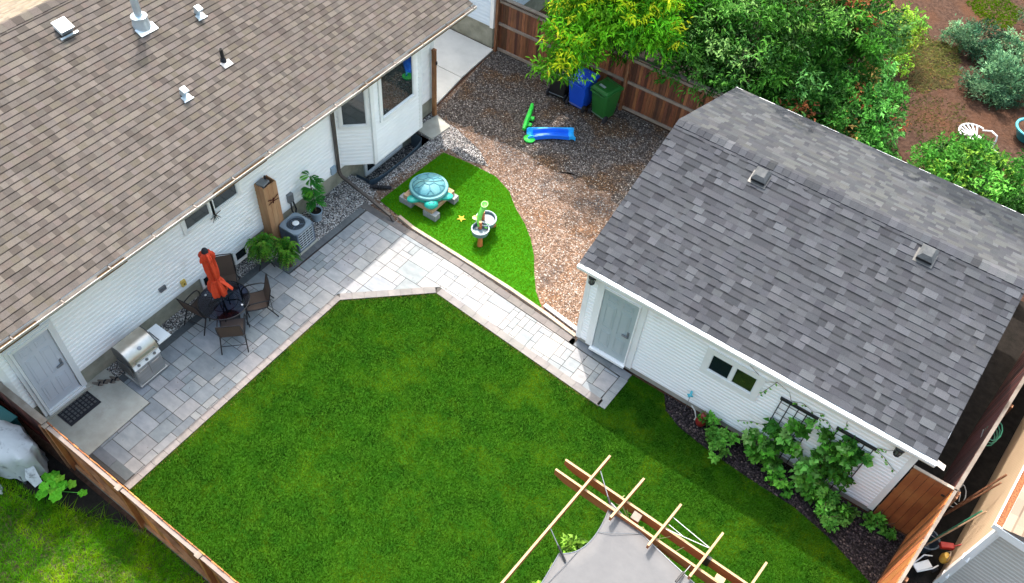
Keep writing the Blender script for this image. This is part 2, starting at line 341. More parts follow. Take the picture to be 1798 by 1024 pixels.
# pebble bed along the house
struct('pebble_bed', sheet([(-12.4, 4.0), (-11.93, 4.0), (-11.9, 8.42), (-11.38, 8.42), (-11.2, 11.5), (-11.55, 11.95), (-11.62, 11.95), (-12.4, 11.95)], .006), M['pebble'])
struct('pit_pebbles', sheet([(HX0, HY0), (HX1, HY0), (HX1, HY1), (HX0, HY1)], -.5), M['pebble'])
struct('bay_pebbles', sheet([(-11.62, 11.9), (-11.35, 12.2), (-11.05, 13.2), (-11.0, 14.4), (-10.4, 14.3), (-9.7, 14.5), (-10.3, 14.9), (-11.3, 15.2), (-12.3, 15.3), (-12.35, 14.35), (-11.62, 14.35)], .004), M['pebble'])
struct('pale_gravel_strip', sheet([(-11.5, 11.85), (-11.2, 11.72), (-10.98, 14.2), (-11.15, 14.3), (-11.35, 13.2)], .009), M['gravel'])
LAWN = [(-9.70, 2.25), (-9.69, 8.57), (-8.06, 10.13), (-3.29, 9.80), (-3.10, 10.98), (-2.28, 10.98)] + [(-2.05, 10.62), (-1.6, 10.42), (-.8, 10.3), (.3, 10.22), (1.2, 10.2), (2.0, 10.02), (2.7, 9.75), (3.12, 9.6)] + [(2.85, 7.0), (2.6, 3), (2.3, -3), (-9.9, -3), (-9.9, 2.25)]
LAWN = LAWN[:-3] + [(2.3, 2.25)]
struct('lawn_ground', sheet(LAWN, .0), M['lawnsoil'])
TURF = [(-11.13, 11.66), (-11.02, 14.17), (-10.2, 14.28), (-9.32, 14.31), (-8.7, 14.07), (-8.22, 13.67), (-7.7, 13.35), (-7.27, 13.0), (-6.9, 12.6), (-6.56, 12.11), (-6.2, 11.65), (-5.82, 11.33), (-7.4, 11.38), (-9.82, 11.45)]
struct('turf_base', sheet(TURF, .006), mat('turf_backing', (.03, .16, .004), .9))
struct('planting_bed', sheet([(-2.28, 11.0), (-2.05, 10.62), (-1.6, 10.42), (-.8, 10.3), (.3, 10.22), (1.2, 10.2), (2.0, 10.02), (2.7, 9.75), (3.12, 9.6), (3.3, 11.0)], .006), M['mulch'])
# left neighbour's yard, far garden, right side passage
struct('left_yard_ground', sheet([(-16, -6), (-4, -6), (-4, 2.08), (-16, 2.08)], -.008), M['yardsoil'])
struct('left_bare_soil', sheet([(-13, 2.08), (-13, 1.2), (-11.5, 1.1), (-10.6, 1.35), (-9.6, 1.75), (-9.0, 2.05), (-8.9, 2.08)], -.004), M['darksoil'])
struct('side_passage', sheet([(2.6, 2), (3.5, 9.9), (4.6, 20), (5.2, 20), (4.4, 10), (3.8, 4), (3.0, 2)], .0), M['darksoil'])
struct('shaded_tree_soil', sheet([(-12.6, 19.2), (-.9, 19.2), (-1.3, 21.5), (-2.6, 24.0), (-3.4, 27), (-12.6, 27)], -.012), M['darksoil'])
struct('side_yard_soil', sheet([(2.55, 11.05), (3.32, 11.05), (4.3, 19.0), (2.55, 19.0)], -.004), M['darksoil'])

# ---------------------------------------------------------------- paving
def clip(poly, a, bb):      # keep left of a->b
    out = []; ex, ey = bb[0]-a[0], bb[1]-a[1]
    sd_ = lambda p: ex*(p[1]-a[1])-ey*(p[0]-a[0])
    for i in range(len(poly)):
        p, q = poly[i], poly[(i+1) % len(poly)]; sp, sq = sd_(p), sd_(q)
        if sp >= 0: out.append(p)
        if (sp >= 0) != (sq >= 0):
            t = sp/(sp-sq); out.append((p[0]+t*(q[0]-p[0]), p[1]+t*(q[1]-p[1])))
    return out
def clipc(poly, reg):
    for i in range(len(reg)):
        if len(poly) < 3: return []
        poly = clip(poly, reg[i], reg[(i+1) % len(reg)])
    if len(poly) < 3: return []
    ar = abs(sum(poly[i][0]*poly[(i+1) % len(poly)][1]-poly[(i+1) % len(poly)][0]*poly[i][1] for i in range(len(poly))))/2
    return poly if ar > 2e-4 else []
def slab_tiles(x0, y0, nx, ny, cell, seed):
    r = random.Random(seed); occ = {}; out = []
    sizes = [(3, 2), (2, 3), (2, 2), (3, 3), (2, 1), (4, 2), (1, 2), (3, 2), (4, 3), (2, 2)]
    for j in range(ny):
        for i in range(nx):
            if (i, j) in occ: continue
            r.shuffle(sizes)
            for w_, h_ in sizes + [(1, 1)]:
                if all((i+a, j+c_) not in occ for a in range(w_) for c_ in range(h_)):
                    for a in range(w_):
                        for c_ in range(h_): occ[(i+a, j+c_)] = 1
                    out.append((x0+i*cell, y0+j*cell, x0+(i+w_)*cell, y0+(j+h_)*cell)); break
    return out
REG = [[(-11.78, 2.78), (-9.87, 2.78), (-9.87, 8.40), (-11.78, 8.40)],
       [(-11.17, 8.40), (-9.87, 8.40), (-9.87, 11.13), (-11.14, 11.16)],
       [(-9.87, 8.66), (-8.10, 10.32), (-8.10, 11.08), (-9.87, 11.13)],
       [(-8.10, 10.32), (-3.36, 9.99), (-3.32, 10.74), (-4.75, 10.84), (-8.10, 11.08)]]
SLAB = [(-12.36, 2.5), (-10.93, 2.5), (-10.96, 4.05), (-12.36, 4.05)]
def paint(base, r, v=.10):
    k = 1+r.uniform(-v, v); return tuple(min(1, c*k*(1+r.uniform(-.015, .015))) for c in base)
pv = MB(); r = random.Random(11)
def lay(mb, poly, z0, z1, c):
    mb.prism(poly, z0, z1, c)
for (x0, y0, x1, y1) in slab_tiles(-11.85, 2.7, 60, 60, .163, 5):
    g = .007; rect = [(x0+g, y0+g), (x1-g, y0+g), (x1-g, y1-g), (x0+g, y1-g)]
    cc = paint(r.choice([(.295, .30, .305), (.245, .26, .27), (.32, .315, .31), (.28, .275, .275), (.225, .24, .25), (.31, .30, .295)]), r, .06)
    for k, reg in enumerate(REG):
        p = clipc(rect, reg)
        if not p: continue
        if k == 0:      # cut out the door slab
            if min(q[0] for q in p) < -10.93 and min(q[1] for q in p) < 4.06:
                for half in ([(-10.93, 0), (-9, 0), (-9, 9), (-10.93, 9)], [(-12.5, 4.06), (-10.93, 4.06), (-10.93, 9), (-12.5, 9)]):
                    q = clipc(p, half)
                    if q: lay(pv, q, -.01, .024, cc)
                continue
        lay(pv, p, -.01, .024, cc)
struct('patio_paving', pv, M['paver'])
jb = MB(); 
for reg in REG[1:]: jb.prism(reg, -.012, .018)
jb.prism([(-10.93, 2.5), (-9.87, 2.5), (-9.87, 8.40), (-10.93, 8.40)], -.012, .018); jb.prism([(-11.95, 4.06), (-10.93, 4.06), (-10.93, 8.40), (-11.95, 8.40)], -.012, .018)
for q_ in ([(-9.9, 8.3), (-9.70, 8.3), (-9.70, 8.60), (-9.9, 8.8)], [(-9.95, 8.45), (-9.70, 8.57), (-8.06, 10.12), (-8.2, 10.35)], [(-8.25, 10.1), (-8.06, 10.125), (-3.29, 9.81), (-3.3, 10.1), (-8.1, 10.4)], [(-3.45, 9.9), (-3.29, 9.81), (-3.14, 10.7), (-3.4, 10.8)], [(-11.4, 11.08), (-8.1, 11.0), (-4.6, 10.78), (-4.65, 11.03), (-8.1, 11.27), (-11.4, 11.34)], [(-4.8, 10.75), (-3.1, 10.7), (-3.12, 10.95), (-4.8, 11.02)]): jb.prism(q_, -.014, .014)
struct('paving_bed', jb, M['joint'])
# border courses
def border(mb, pts, wid, ln, base, seed, z1=.028, side=1, v=.08):
    r = random.Random(seed)
    for i in range(len(pts)-1):
        a = Vector((*pts[i], 0)); c = Vector((*pts[i+1], 0)); d = c-a; L = d.length; d.normalize(); nrm = Vector((-d.y, d.x, 0))*side
        n = max(1, round(L/ln))
        for k in range(n):
            p = a+d*(L*k/n+.003); q = a+d*(L*(k+1)/n-.003)
            poly = [(p.x, p.y), (q.x, q.y), (q.x+nrm.x*wid, q.y+nrm.y*wid), (p.x+nrm.x*wid, p.y+nrm.y*wid)]
            if side < 0: poly.reverse()
            mb.prism(poly, -.01, z1, paint(base, r, v))
bd = MB()
border(bd, [(-9.87, 2.5), (-9.87, 8.62)], .17, .33, (.215, .19, .18), 1, side=-1)
border(bd, [(-9.70, 8.56), (-8.06, 10.12)], .19, .27, (.20, .185, .178), 2, side=1, z1=.030)
border(bd, [(-8.04, 10.12), (-3.29, 9.80)], .19, .36, (.20, .185, .178), 3, side=1)
border(bd, [(-11.38, 11.17), (-8.10, 11.10), (-4.75, 10.86)], .19, .36, (.15, .135, .13), 4, side=1)
struct('light_border', bd, M['paver'])
bd = MB()
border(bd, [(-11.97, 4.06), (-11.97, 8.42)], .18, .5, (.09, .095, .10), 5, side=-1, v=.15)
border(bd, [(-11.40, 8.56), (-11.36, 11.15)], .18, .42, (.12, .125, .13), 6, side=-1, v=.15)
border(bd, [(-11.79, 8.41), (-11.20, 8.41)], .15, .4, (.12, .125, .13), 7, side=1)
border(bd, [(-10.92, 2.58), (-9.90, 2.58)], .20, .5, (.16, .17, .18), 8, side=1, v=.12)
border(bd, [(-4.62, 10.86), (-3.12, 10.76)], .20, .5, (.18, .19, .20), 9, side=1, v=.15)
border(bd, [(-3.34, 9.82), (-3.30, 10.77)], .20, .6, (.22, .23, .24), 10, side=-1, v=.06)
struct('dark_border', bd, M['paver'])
b = MB().prism(SLAB, -.03, .035)
struct('door_slab', b, M['concrete'])
b = MB().prism([(-12.42, 15.6), (-12.62, 17.13), (-16.5, 17.13), (-16.5, 15.6)], -.03, .03).prism([(-12.63, 17.15), (-12.72, 18.9), (-16.5, 18.9), (-16.5, 17.15)], -.03, .03)
struct('side_walk', b, mat('pale_concrete', (.56, .54, .51), .9, c2=(.47, .455, .43), ns=1.5, nd=8, stain=((.33, .32, .30), 1.1, .62), bump=.15, bs=90))
b = MB().prism([(-12.2, 14.42), (-11.57, 14.38), (-11.50, 15.12), (-12.1, 15.3)], -.02, .05)
tag(obj('stepping_slab', b, M['concrete'], bevel=.006), 'square pale concrete stepping slab on gravel beside the wooden post', 'paving slab')

# ---------------------------------------------------------------- siding / roofs
def siding(mb, p, q, z0, z1, out, e=.11, lap=.024):
    """lapped boards from p to q (xy), facing out (xy unit): flat face, then a shoulder sloping back under the next board"""
    z = z0
    while z < z1-.005:
        zt = min(z+e, z1); zm = z+(zt-z)*.62
        prof = [(0, z), (lap, z), (lap, zm), (.004, zt)]
        vs = [(P[0]+out[0]*o, P[1]+out[1]*o, zz) for o, zz in prof for P in (p, q)]
        mb.add(vs, [(2*i, 2*i+1, 2*i+3, 2*i+2) for i in range(3)])
        z += e
def shingles(mb, P0, U, V, N, L, S, ex, pal, wr, seed, lift=.010, band=.032, bandk=.42, thick=0, pband=1.0, gap=.0, rake=None):
    P0, U, V, N = map(Vector, (P0, U, V, N)); r = random.Random(seed); k = 0; v = 0; last = None
    while v < S-1e-4:
        ve = min(v+ex, S); u = -r.uniform(0, wr[0])
        while u < L:
            w_ = r.uniform(*wr); a = max(0, u); bb = min(L, u+w_-gap); u += w_
            if bb-a < .01: continue
            for _t in range(4):
                cb = r.choice(pal)
                if cb != last: break
            last = cb; isth = thick > 0 and r.random() < .5
            c = paint(cb, r, .07); lf = lift + (thick if isth else 0)
            if thick > 0 and not isth: c = tuple(q*.88 for q in c)
            dv = r.uniform(-.003, .003) if k else 0
            lo = P0+U*a+V*(v+dv)+N*lf; lo2 = P0+U*bb+V*(v+dv)+N*lf
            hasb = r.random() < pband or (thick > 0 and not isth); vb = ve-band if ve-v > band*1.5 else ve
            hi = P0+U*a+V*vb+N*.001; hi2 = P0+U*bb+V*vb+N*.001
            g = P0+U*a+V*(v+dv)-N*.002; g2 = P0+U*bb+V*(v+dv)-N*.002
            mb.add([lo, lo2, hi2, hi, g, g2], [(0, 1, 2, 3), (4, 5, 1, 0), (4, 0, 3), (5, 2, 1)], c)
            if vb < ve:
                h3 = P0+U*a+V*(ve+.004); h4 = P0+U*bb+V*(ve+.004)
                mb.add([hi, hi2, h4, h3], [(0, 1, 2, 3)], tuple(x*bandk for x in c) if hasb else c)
        v = ve; k += 1
def window(parent, cen, half_w, z0, z1, U, out, fr=.06, proud=.05, panes=1, glass='glass', name='window', sill=True, sash=True, lbl=None):
    """window on a wall: frame with pane children; cen = xy on the wall face"""
    U = Vector((*U, 0)); O = Vector((*out, 0)); c = Vector((*cen, 0)); f = MB()
    def q(mb, u0, u1, a, bb, o0, o1):
        vs = [c+U*u+O*o+Vector((0, 0, z)) for z in (a, bb) for u, o in ((u0, o0), (u1, o0), (u1, o1), (u0, o1))]
        mb.add(vs, [(0,3,2,1),(4,5,6,7),(0,1,5,4),(1,2,6,5),(2,3,7,6),(3,0,4,7)])
    q(f, -half_w-fr, -half_w, z0-fr, z1+fr, 0, proud); q(f, half_w, half_w+fr, z0-fr, z1+fr, 0, proud)
    q(f, -half_w, half_w, z1, z1+fr, 0, proud-.002); q(f, -half_w, half_w, z0-fr, z0, 0, proud+.012)
    pw = 2*half_w/panes
    for i in range(1, panes): q(f, -half_w+i*pw-.03, -half_w+i*pw+.03, z0, z1, 0, proud-.004)
    w_ = obj(name, f, M['trim'], parent, label=lbl)
    for i in range(panes):
        a = -half_w+i*pw+(.03 if i else 0); bb = -half_w+(i+1)*pw-(.03 if i < panes-1 else 0)
        if sash:
            s_ = MB(); t = .022
            q(s_, a, bb, z0, z0+t*1.6, .0, .042); q(s_, a, bb, z1-t, z1, .0, .040); q(s_, a, a+t, z0+t*1.6, z1-t, .0, .038); q(s_, bb-t, bb, z0+t*1.6, z1-t, .0, .038)
            obj('sash', s_, M['alum'], w_)
        g = MB(); q(g, a+.005, bb-.005, z0+.01, z1-.01, .0, .029)
        gm = glass[i] if isinstance(glass, (list, tuple)) else glass
        obj('pane', g, M[gm], w_)
    return w_

# ================================================================ THE BROWN-ROOFED HOUSE
WX = -12.35; EX, EZ = -11.47, 3.52; SL = .42; RXr = -16.25
HY_0, HY_1 = 2.30, 15.42
house = thing('house', 'white sided house with a brown shingle roof beside the patio', 'house', (-14, 9, 0), world=True)
b = MB(); siding(b, (WX, HY_0), (WX, HY_1), .55, 3.62, (1, 0), .115)
siding(b, (WX-8, HY_0), (WX, HY_0), .55, 3.62, (0, -1), .115); siding(b, (WX, HY_1), (WX-8, HY_1), .55, 3.62, (0, 1), .115)
for y_, s_ in ((HY_0, -1), (HY_1, 1)):
    b.add([(WX, y_+s_*.004, 3.6), (RXr, y_+s_*.004, 3.6+SL*(WX-RXr)-.2), (-20.3, y_+s_*.004, 3.6)], [(0, 1, 2)])
obj('wall', b, M['siding'], house)
b = MB().box(WX-.06, WX-.012, HY_0+.03, 11.98, -.6, .55).box(WX-.06, WX-.012, 11.98, 14.35, -.6, .55).box(WX-.06, WX-.012, 14.35, HY_1-.03, -.6, .55)
b.box(-20.3, WX-.06, HY_0+.03, HY_0+.1, -.2, .55).box(-20.3, WX-.06, HY_1-.1, HY_1-.03, -.2, .55)
obj('foundation', b, M['foundation'], house)
b = MB().box(WX-.02, WX+.035, HY_0-.03, HY_0+.10, .5, 3.6).box(WX-.10, WX-.02, HY_0-.032, HY_0+.02, .5, 3.6).box(WX-.04, WX+.03, HY_1-.10, HY_1+.03, .5, 3.6).box(WX-.01, WX+.02, HY_0+.1, HY_1-.1, .51, .56)
obj('corner_board', b, M['trim'], house)
# roof
RS = math.hypot(EX-RXr, SL*(EX-RXr)); ndir = Vector((SL, 0, 1)).normalized(); vdir = Vector((-1, 0, SL)).normalized()
RY0, RY1 = 1.3, 16.0
b = MB()
pal = [tuple(q*k for q, k in zip(c, (.240, .232, .226))) for c in [(.47, .42, .395), (.43, .39, .37), (.38, .345, .33), (.53, .48, .445), (.345, .315, .295), (.50, .455, .41), (.44, .38, .355), (.32, .285, .265), (.46, .415, .40), (.41, .37, .32)]]
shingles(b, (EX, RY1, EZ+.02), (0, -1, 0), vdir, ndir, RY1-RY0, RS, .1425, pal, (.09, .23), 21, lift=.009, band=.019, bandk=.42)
v2 = Vector((1, 0, SL)).normalized(); n2 = Vector((-SL, 0, 1)).normalized()
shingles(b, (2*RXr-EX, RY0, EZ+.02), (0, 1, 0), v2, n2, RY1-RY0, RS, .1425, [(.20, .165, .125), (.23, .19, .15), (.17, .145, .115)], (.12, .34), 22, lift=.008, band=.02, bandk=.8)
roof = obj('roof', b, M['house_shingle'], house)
b = MB(); zr = EZ+SL*(EX-RXr)+.02; y = RY0; r = random.Random(3)
while y < RY1:
    c = paint(r.choice(pal), r, .06); yy = min(y+.2, RY1)
    for s_ in (1, -1):
        b.add([(RXr, y, zr+.022), (RXr, yy, zr+.014), (RXr+s_*.15, yy, zr+.014-.15*SL), (RXr+s_*.15, y, zr+.022-.15*SL), (RXr+s_*.15, y, zr-.15*SL)], [(0, 1, 2, 3) if s_ < 0 else (3, 2, 1, 0)], c)
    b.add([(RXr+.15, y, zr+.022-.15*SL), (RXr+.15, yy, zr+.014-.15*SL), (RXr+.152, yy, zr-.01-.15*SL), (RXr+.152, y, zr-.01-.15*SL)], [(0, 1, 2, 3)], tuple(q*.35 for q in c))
    y += .2
obj('ridge_caps', b, M['house_shingle'], roof)
b = MB()      # deck under the shingles, soffit and fascia
b.add([(EX, RY0, EZ), (EX, RY1, EZ), (RXr, RY1, zr-.03), (RXr, RY0, zr-.03), (2*RXr-EX, RY0, EZ), (2*RXr-EX, RY1, EZ)], [(0, 1, 2, 3), (3, 2, 5, 4)])
b.add([(EX, RY0, EZ-.12), (EX, RY1, EZ-.12), (WX-.02, RY1, EZ-.12), (WX-.02, RY0, EZ-.12)], [(3, 2, 1, 0)])
for y_ in (RY0, RY1-.02):
    b.add([(EX, y_, EZ+.01), (EX, y_, EZ-.14), (RXr, y_, zr-.18), (RXr, y_, zr), (EX, y_+.02, EZ+.01), (EX, y_+.02, EZ-.14), (RXr, y_+.02, zr-.18), (RXr, y_+.02, zr)], [(0, 1, 2, 3), (7, 6, 5, 4), (1, 5, 6, 2), (0, 3, 7, 4)])
b.box(EX-.02, EX, RY0, RY1, EZ-.15, EZ)
obj('soffit', b, M['soffit'], house)
b = MB()      # gutter: open trough with straps
prof = [(EX+.002, EZ+.0), (EX+.002, EZ-.11), (EX+.07, EZ-.10), (EX+.095, EZ-.05), (EX+.095, EZ-.005), (EX+.108, EZ-.005), (EX+.108, EZ-.05), (EX+.075, EZ-.112), (EX+.002, EZ-.125)]
vs = [(x, yy, z) for yy in (RY0-.02, RY1+.02) for x, z in prof]; n = len(prof)
b.add(vs, [(i, i+1, n+i+1, n+i) for i in range(n-1)] + [tuple(range(n)), tuple(range(2*n-1, n-1, -1))])
b.add([(EX+.003, RY1+.02, EZ), (EX+.1, RY1+.02, EZ-.005), (EX+.1, RY1+.02, EZ-.1), (EX+.003, RY1+.02, EZ-.12)], [(0, 1, 2, 3)])
gut = obj('gutter', b, M['gutter_tan'], house)
y = RY0+.3
while y < RY1: obj('gutter_strap', MB().box(EX-.03, EX+.12, y-.012, y+.012, EZ+.001, EZ+.008), M['gutter_brown'], gut); y += 1.02
for y0, y1 in ((1.8, 3.1), (4.4, 5.0), (7.2, 8.6), (11.6, 12.3), (13.4, 15.6)): obj('gutter_debris', MB().box(EX+.006, EX+.095, y0, y1, EZ-.108, EZ-.05), M['debris'], gut)
# roof fittings
def on_roof(x, y): return Vector((x, y, EZ+.03+SL*(EX-x)))
tilt = Matrix.Rotation(math.atan(SL), 3, 'Y')
def tilted(mb, P): return mb.xf(Matrix.Translation(P) @ tilt.to_4x4())
b = MB().box(-.13, .13, -.13, .13, .02, .14).box(-.155, .155, -.155, .155, .14, .155)
bv = obj('roof_box_vent', tilted(b, on_roof(-15.62, 7.53)), [M['alum']], roof, bevel=.006)
b = MB().box(.16, .20, -.20, .20, .0, .022)
obj('flashing', tilted(b, on_roof(-15.62, 7.53)), M['galv'], bv)
b = MB(); b.box(.131, .136, -.125, .125, .03, .135)
obj('side_screen', tilted(b, on_roof(-15.62, 7.53)), M['lead'], bv)
P = on_roof(-14.97, 8.86)
b = MB().lathe([(.08, 0), (.08, 1.05), (.083, 1.05), (.12, 1.07), (.12, 1.22), (0, 1.30)], 20, P)
ch = obj('flue_pipe', b, M['galv'], roof, smooth=True)
b = MB().lathe([(.20, -.06), (.155, .17), (.17, .175), (.17, .215), (.14, .22), (.10, .235)], 24, P)
obj('storm_collar', b, M['galv'], ch, smooth=True)
b = MB().box(.05, .26, -.22, .22, -.0, .018); obj('flashing', tilted(b, P), M['galv'], ch)
for gx, gy in ((-14.6, 10.03), (-13.31, 8.33)):
    P = on_roof(gx, gy); b = MB().box(-.07, .03, -.055, .055, .0, .17).box(-.08, .08, -.07, .07, .15, .20)
    gv = obj('hooded_vent', tilted(b, P), M['galv'], roof, bevel=.012); b = MB().box(.02, .16, -.10, .10, .0, .012).box(.145, .17, -.12, .12, .0, .02); obj('flashing', tilted(b, P), M['galv'], gv)
P = on_roof(-13.48, 9.60)
b = MB().lathe([(.042, 0), (.042, .30), (.034, .30), (.034, .2)], 16, P); vt = obj('vent_stack', b, M['black'], roof, smooth=True)
b = MB().lathe([(.075, -.02), (.05, .07), (.042, .08)], 16, P); obj('rubber_boot', b, M['rubber'], vt, smooth=True)
b = MB().box(.02, .18, -.12, .12, .0, .012); obj('flashing', tilted(b, P), M['lead'], vt)
# windows of the long wall
window(house, (WX, 7.20), .33, 2.06, 2.62, (0, 1), (1, 0), fr=.09, panes=1)
window(house, (WX, 8.00), .34, 2.06, 2.62, (0, 1), (1, 0), fr=.08, panes=1)
b = MB(); b.tube([(WX+.06, 7.62, 2.5), (WX+.07, 7.62, 2.08), (WX+.10, 7.60, 2.0)], .012, 6)
for a in (-.11, -.05, 0, .05, .11): b.tube([(WX+.09, 7.60, 2.02), (WX+.09+abs(a)*.2, 7.60+a, 1.86)], .008, 5)
b.tube([(WX+.1, 7.46, 1.98), (WX+.1, 7.76, 2.03)], .009, 5)
tag(obj('wall_hook_ornament', b, M['black']), 'small black metal ornament hanging beneath the paired high windows', 'ornament')
for yc, hw, nm in ((8.02, .17, 0), (7.08, .22, 1)):
    window(house, (WX-.01, yc), hw, .13, .45, (0, 1), (1, 0), fr=.05, proud=.04, glass='glass_dark', name='basement_window')
# bay
BX = -11.70; Bp = [(WX, 11.58), (BX, 12.22), (BX, 14.05), (WX, 14.70)]; BZ0, BZ1 = .60, EZ-.12
bay = None
bw = MB()
for i in range(3):
    p, q = Vector(Bp[i]), Vector(Bp[i+1]); d = (q-p).normalized(); o_ = (d.y, -d.x)
    siding(bw, p, q, BZ0, BZ1, o_, .115)
bw.add([(x, y, BZ0) for x, y in Bp], [(3, 2, 1, 0)])
bay = obj('bay', bw, M['siding'], house)
for p in Bp[1:3]: obj('corner_board', MB().box(p[0]-.075, p[0]+.030, p[1]-.06, p[1]+.06, BZ0-.01, BZ1), M['trim'], bay)
obj('skirt_board', MB().box(BX-.05, BX+.026, 12.28, 13.99, BZ0-.012, BZ0+.03), M['trim'], bay)
window(bay, (BX+.01, 13.14), .60, 1.92, 3.16, (0, 1), (1, 0), fr=.10, proud=.06, name='window')
d = Vector((BX-WX, .64, 0)).normalized(); o_ = (d.y, -d.x); mid = ((WX+BX)/2+.005, 11.90)
window(bay, mid, .30, 1.92, 3.16, (d.x, d.y), o_, fr=.08, proud=.05)
d = Vector((WX-BX, .65, 0)).normalized(); o_ = (d.y, -d.x); mid = ((WX+BX)/2+.005, 14.375)
window(bay, mid, .30, 1.92, 3.16, (d.x, d.y), o_, fr=.08, proud=.05)
window(house, (WX-.01, 13.2), .70, -.32, .38, (0, 1), (1, 0), fr=.08, proud=.05, panes=2, glass='glass_dark', name='basement_window')
# window well
b = MB(); pts = []
for i in range(13):
    t = math.pi*i/12; pts.append((WX+.10+.58*abs(math.sin(t))**.25, 13.15-1.14*math.cos(t)))
for i in range(12):
    p, q = pts[i], pts[i+1]
    b.add([(p[0], p[1], -.5), (q[0], q[1], -.5), (q[0], q[1], .035), (p[0], p[1], .035), (p[0]+.012, p[1], .035), (q[0]+.012, q[1], .035), (p[0]+.012, p[1], -.03), (q[0]+.012, q[1], -.03)], [(0, 1, 2, 3), (3, 2, 5, 4), (4, 5, 7, 6)])
tag(obj('window_well', b, M['tarp'], smooth=True), 'sunken blue-grey metal well round the basement window under the bay', 'window well')
t_ = thing('drain_extension', 'black crumpled plastic drain piece by the pit under the bay', 'drain pipe', (-11.42, 11.98, 0), .6)
for k_ in range(5): obj('ridge', MB().lathe([(.05, -.02), (.075, 0), (.05, .02)], 12).xf(Matrix.Translation((.07*k_-.14, 0, .08)) @ Matrix.Rotation(R_(90), 4, 'Y')), M['black'], t_)
obj('pipe', MB().tube([(-.25, 0, .08), (.18, 0, .08), (.3, .05, .03)], .05, 10), M['rubber'], t_, smooth=True)
# downspout
b = MB(); P = [(EX+.03, 11.42, EZ-.1), (EX-.05, 11.42, EZ-.25), (WX+.09, 11.42, EZ-.75), (WX+.08, 11.42, .55), (WX+.14, 11.42, .42), (-11.2, 11.36, .27), (-10.45, 11.30, .16), (-10.36, 11.29, .06)]
for i in range(len(P)-1): b.bar(P[i], P[i+1], .075, .075)
obj('downspout', b, M['gutter_brown'], house, bevel=.008)
# door
def six_panel(parent, cx, cy, w_, z0, h_, U, out, m, handle_side=1, hm='lead'):
    U = Vector((*U, 0)); O = Vector((*out, 0)); c = Vector((cx, cy, 0))
    def q(mb, u0, u1, a, bb, o0, o1):
        vs = [c+U*u+O*o+Vector((0, 0, z)) for z in (a, bb) for u, o in ((u0, o0), (u1, o0), (u1, o1), (u0, o1))]
        mb.add(vs, [(0,3,2,1),(4,5,6,7),(0,1,5,4),(1,2,6,5),(2,3,7,6),(3,0,4,7)])
    d_ = MB(); q(d_, -w_/2, w_/2, z0, z0+h_, 0, .03); dr = obj('door', d_, M[m], parent)
    pn = MB(); pw = w_*.30
    for uu in (-w_*.22, w_*.22):
        for a, bb in ((.10, .36), (.42, .80), (.86, .95)):
            za, zb = z0+h_*a, z0+h_*bb; t = .014
            for (u0, u1, e0, e1) in ((uu-pw/2, uu+pw/2, za, za+t), (uu-pw/2, uu+pw/2, zb-t, zb), (uu-pw/2, uu-pw/2+t, za+t, zb-t), (uu+pw/2-t, uu+pw/2, za+t, zb-t)): q(pn, u0, u1, e0, e1, .03, .038)
            q(pn, uu-pw/2+.05, uu+pw/2-.05, za+.05, zb-.05, .03, .036)
    obj('door_panel_moulding', pn, M[m], dr)
    hd = MB(); u = handle_side*(w_/2-.08)
    q(hd, u-.025, u+.025, z0+h_*.44, z0+h_*.54, .03, .05); q(hd, u-handle_side*.13, u+.01, z0+h_*.46, z0+h_*.485, .06, .085); q(hd, u-.02, u+.02, z0+h_*.465, z0+h_*.48, .05, .07)
    obj('handle', hd, M[hm], dr, bevel=.004)
    return dr
DY = 3.05
dr = six_panel(house, WX+.02, DY, .74, .19, 2.02, (0, 1), (1, 0), 'door', 1)
b = MB(); g0 = WX
for (y0, y1, z0, z1, o) in ((DY-.51, DY-.44, .10, 2.36, .07), (DY+.44, DY+.51, .10, 2.36, .07), (DY-.44, DY+.44, 2.29, 2.36, .068), (DY-.44, DY+.44, .10, .15, .12), (DY-.44, DY-.385, .15, 2.29, .095), (DY+.385, DY+.44, .15, 2.29, .095), (DY-.385, DY+.385, 2.22, 2.29, .093), (DY-.385, DY+.385, .15, .20, .093)):
    b.box(g0, g0+o, y0, y1, z0, z1)
obj('storm_door_frame', b, M['alum'], dr, bevel=.004)
b = MB().box(WX-.02, WX+.16, DY-.55, DY+.55, .03, .10); obj('threshold', b, M['concrete'], dr)
# wall fittings
b = MB().box(WX, WX+.06, 5.79, 5.97, 1.0, 1.10); b.box(WX+.06, WX+.075, 5.80, 5.96, .99, 1.02); obj('dryer_vent', b, M['lead'], house, bevel=.005)
b = MB().box(WX, WX+.07, 6.32, 6.44, .68, .86); yb = obj('outlet_box', b, M['ext'], house, bevel=.006); obj('socket', MB().box(WX+.07, WX+.075, 6.37, 6.40, .73, .77), M['black'], yb)
b = MB().box(WX, WX+.10, 9.66, 9.82, .74, 1.0); sb = obj('disconnect_box', b, M['lead'], house, bevel=.006)
b = MB().tube([(WX+.05, 9.74, .75), (WX+.07, 9.72, .45), (-12.0, 9.62, .35)], .018, 6).tube([(WX+.04, 9.80, .8), (WX+.06, 9.86, .4), (-12.02, 9.5, .2)], .022, 6); obj('conduit', b, M['black'], sb)
b = MB().box(WX, WX+.08, 11.18, 11.34, .56, .80); obj('meter_box', b, M['potgrey'], house, bevel=.006)

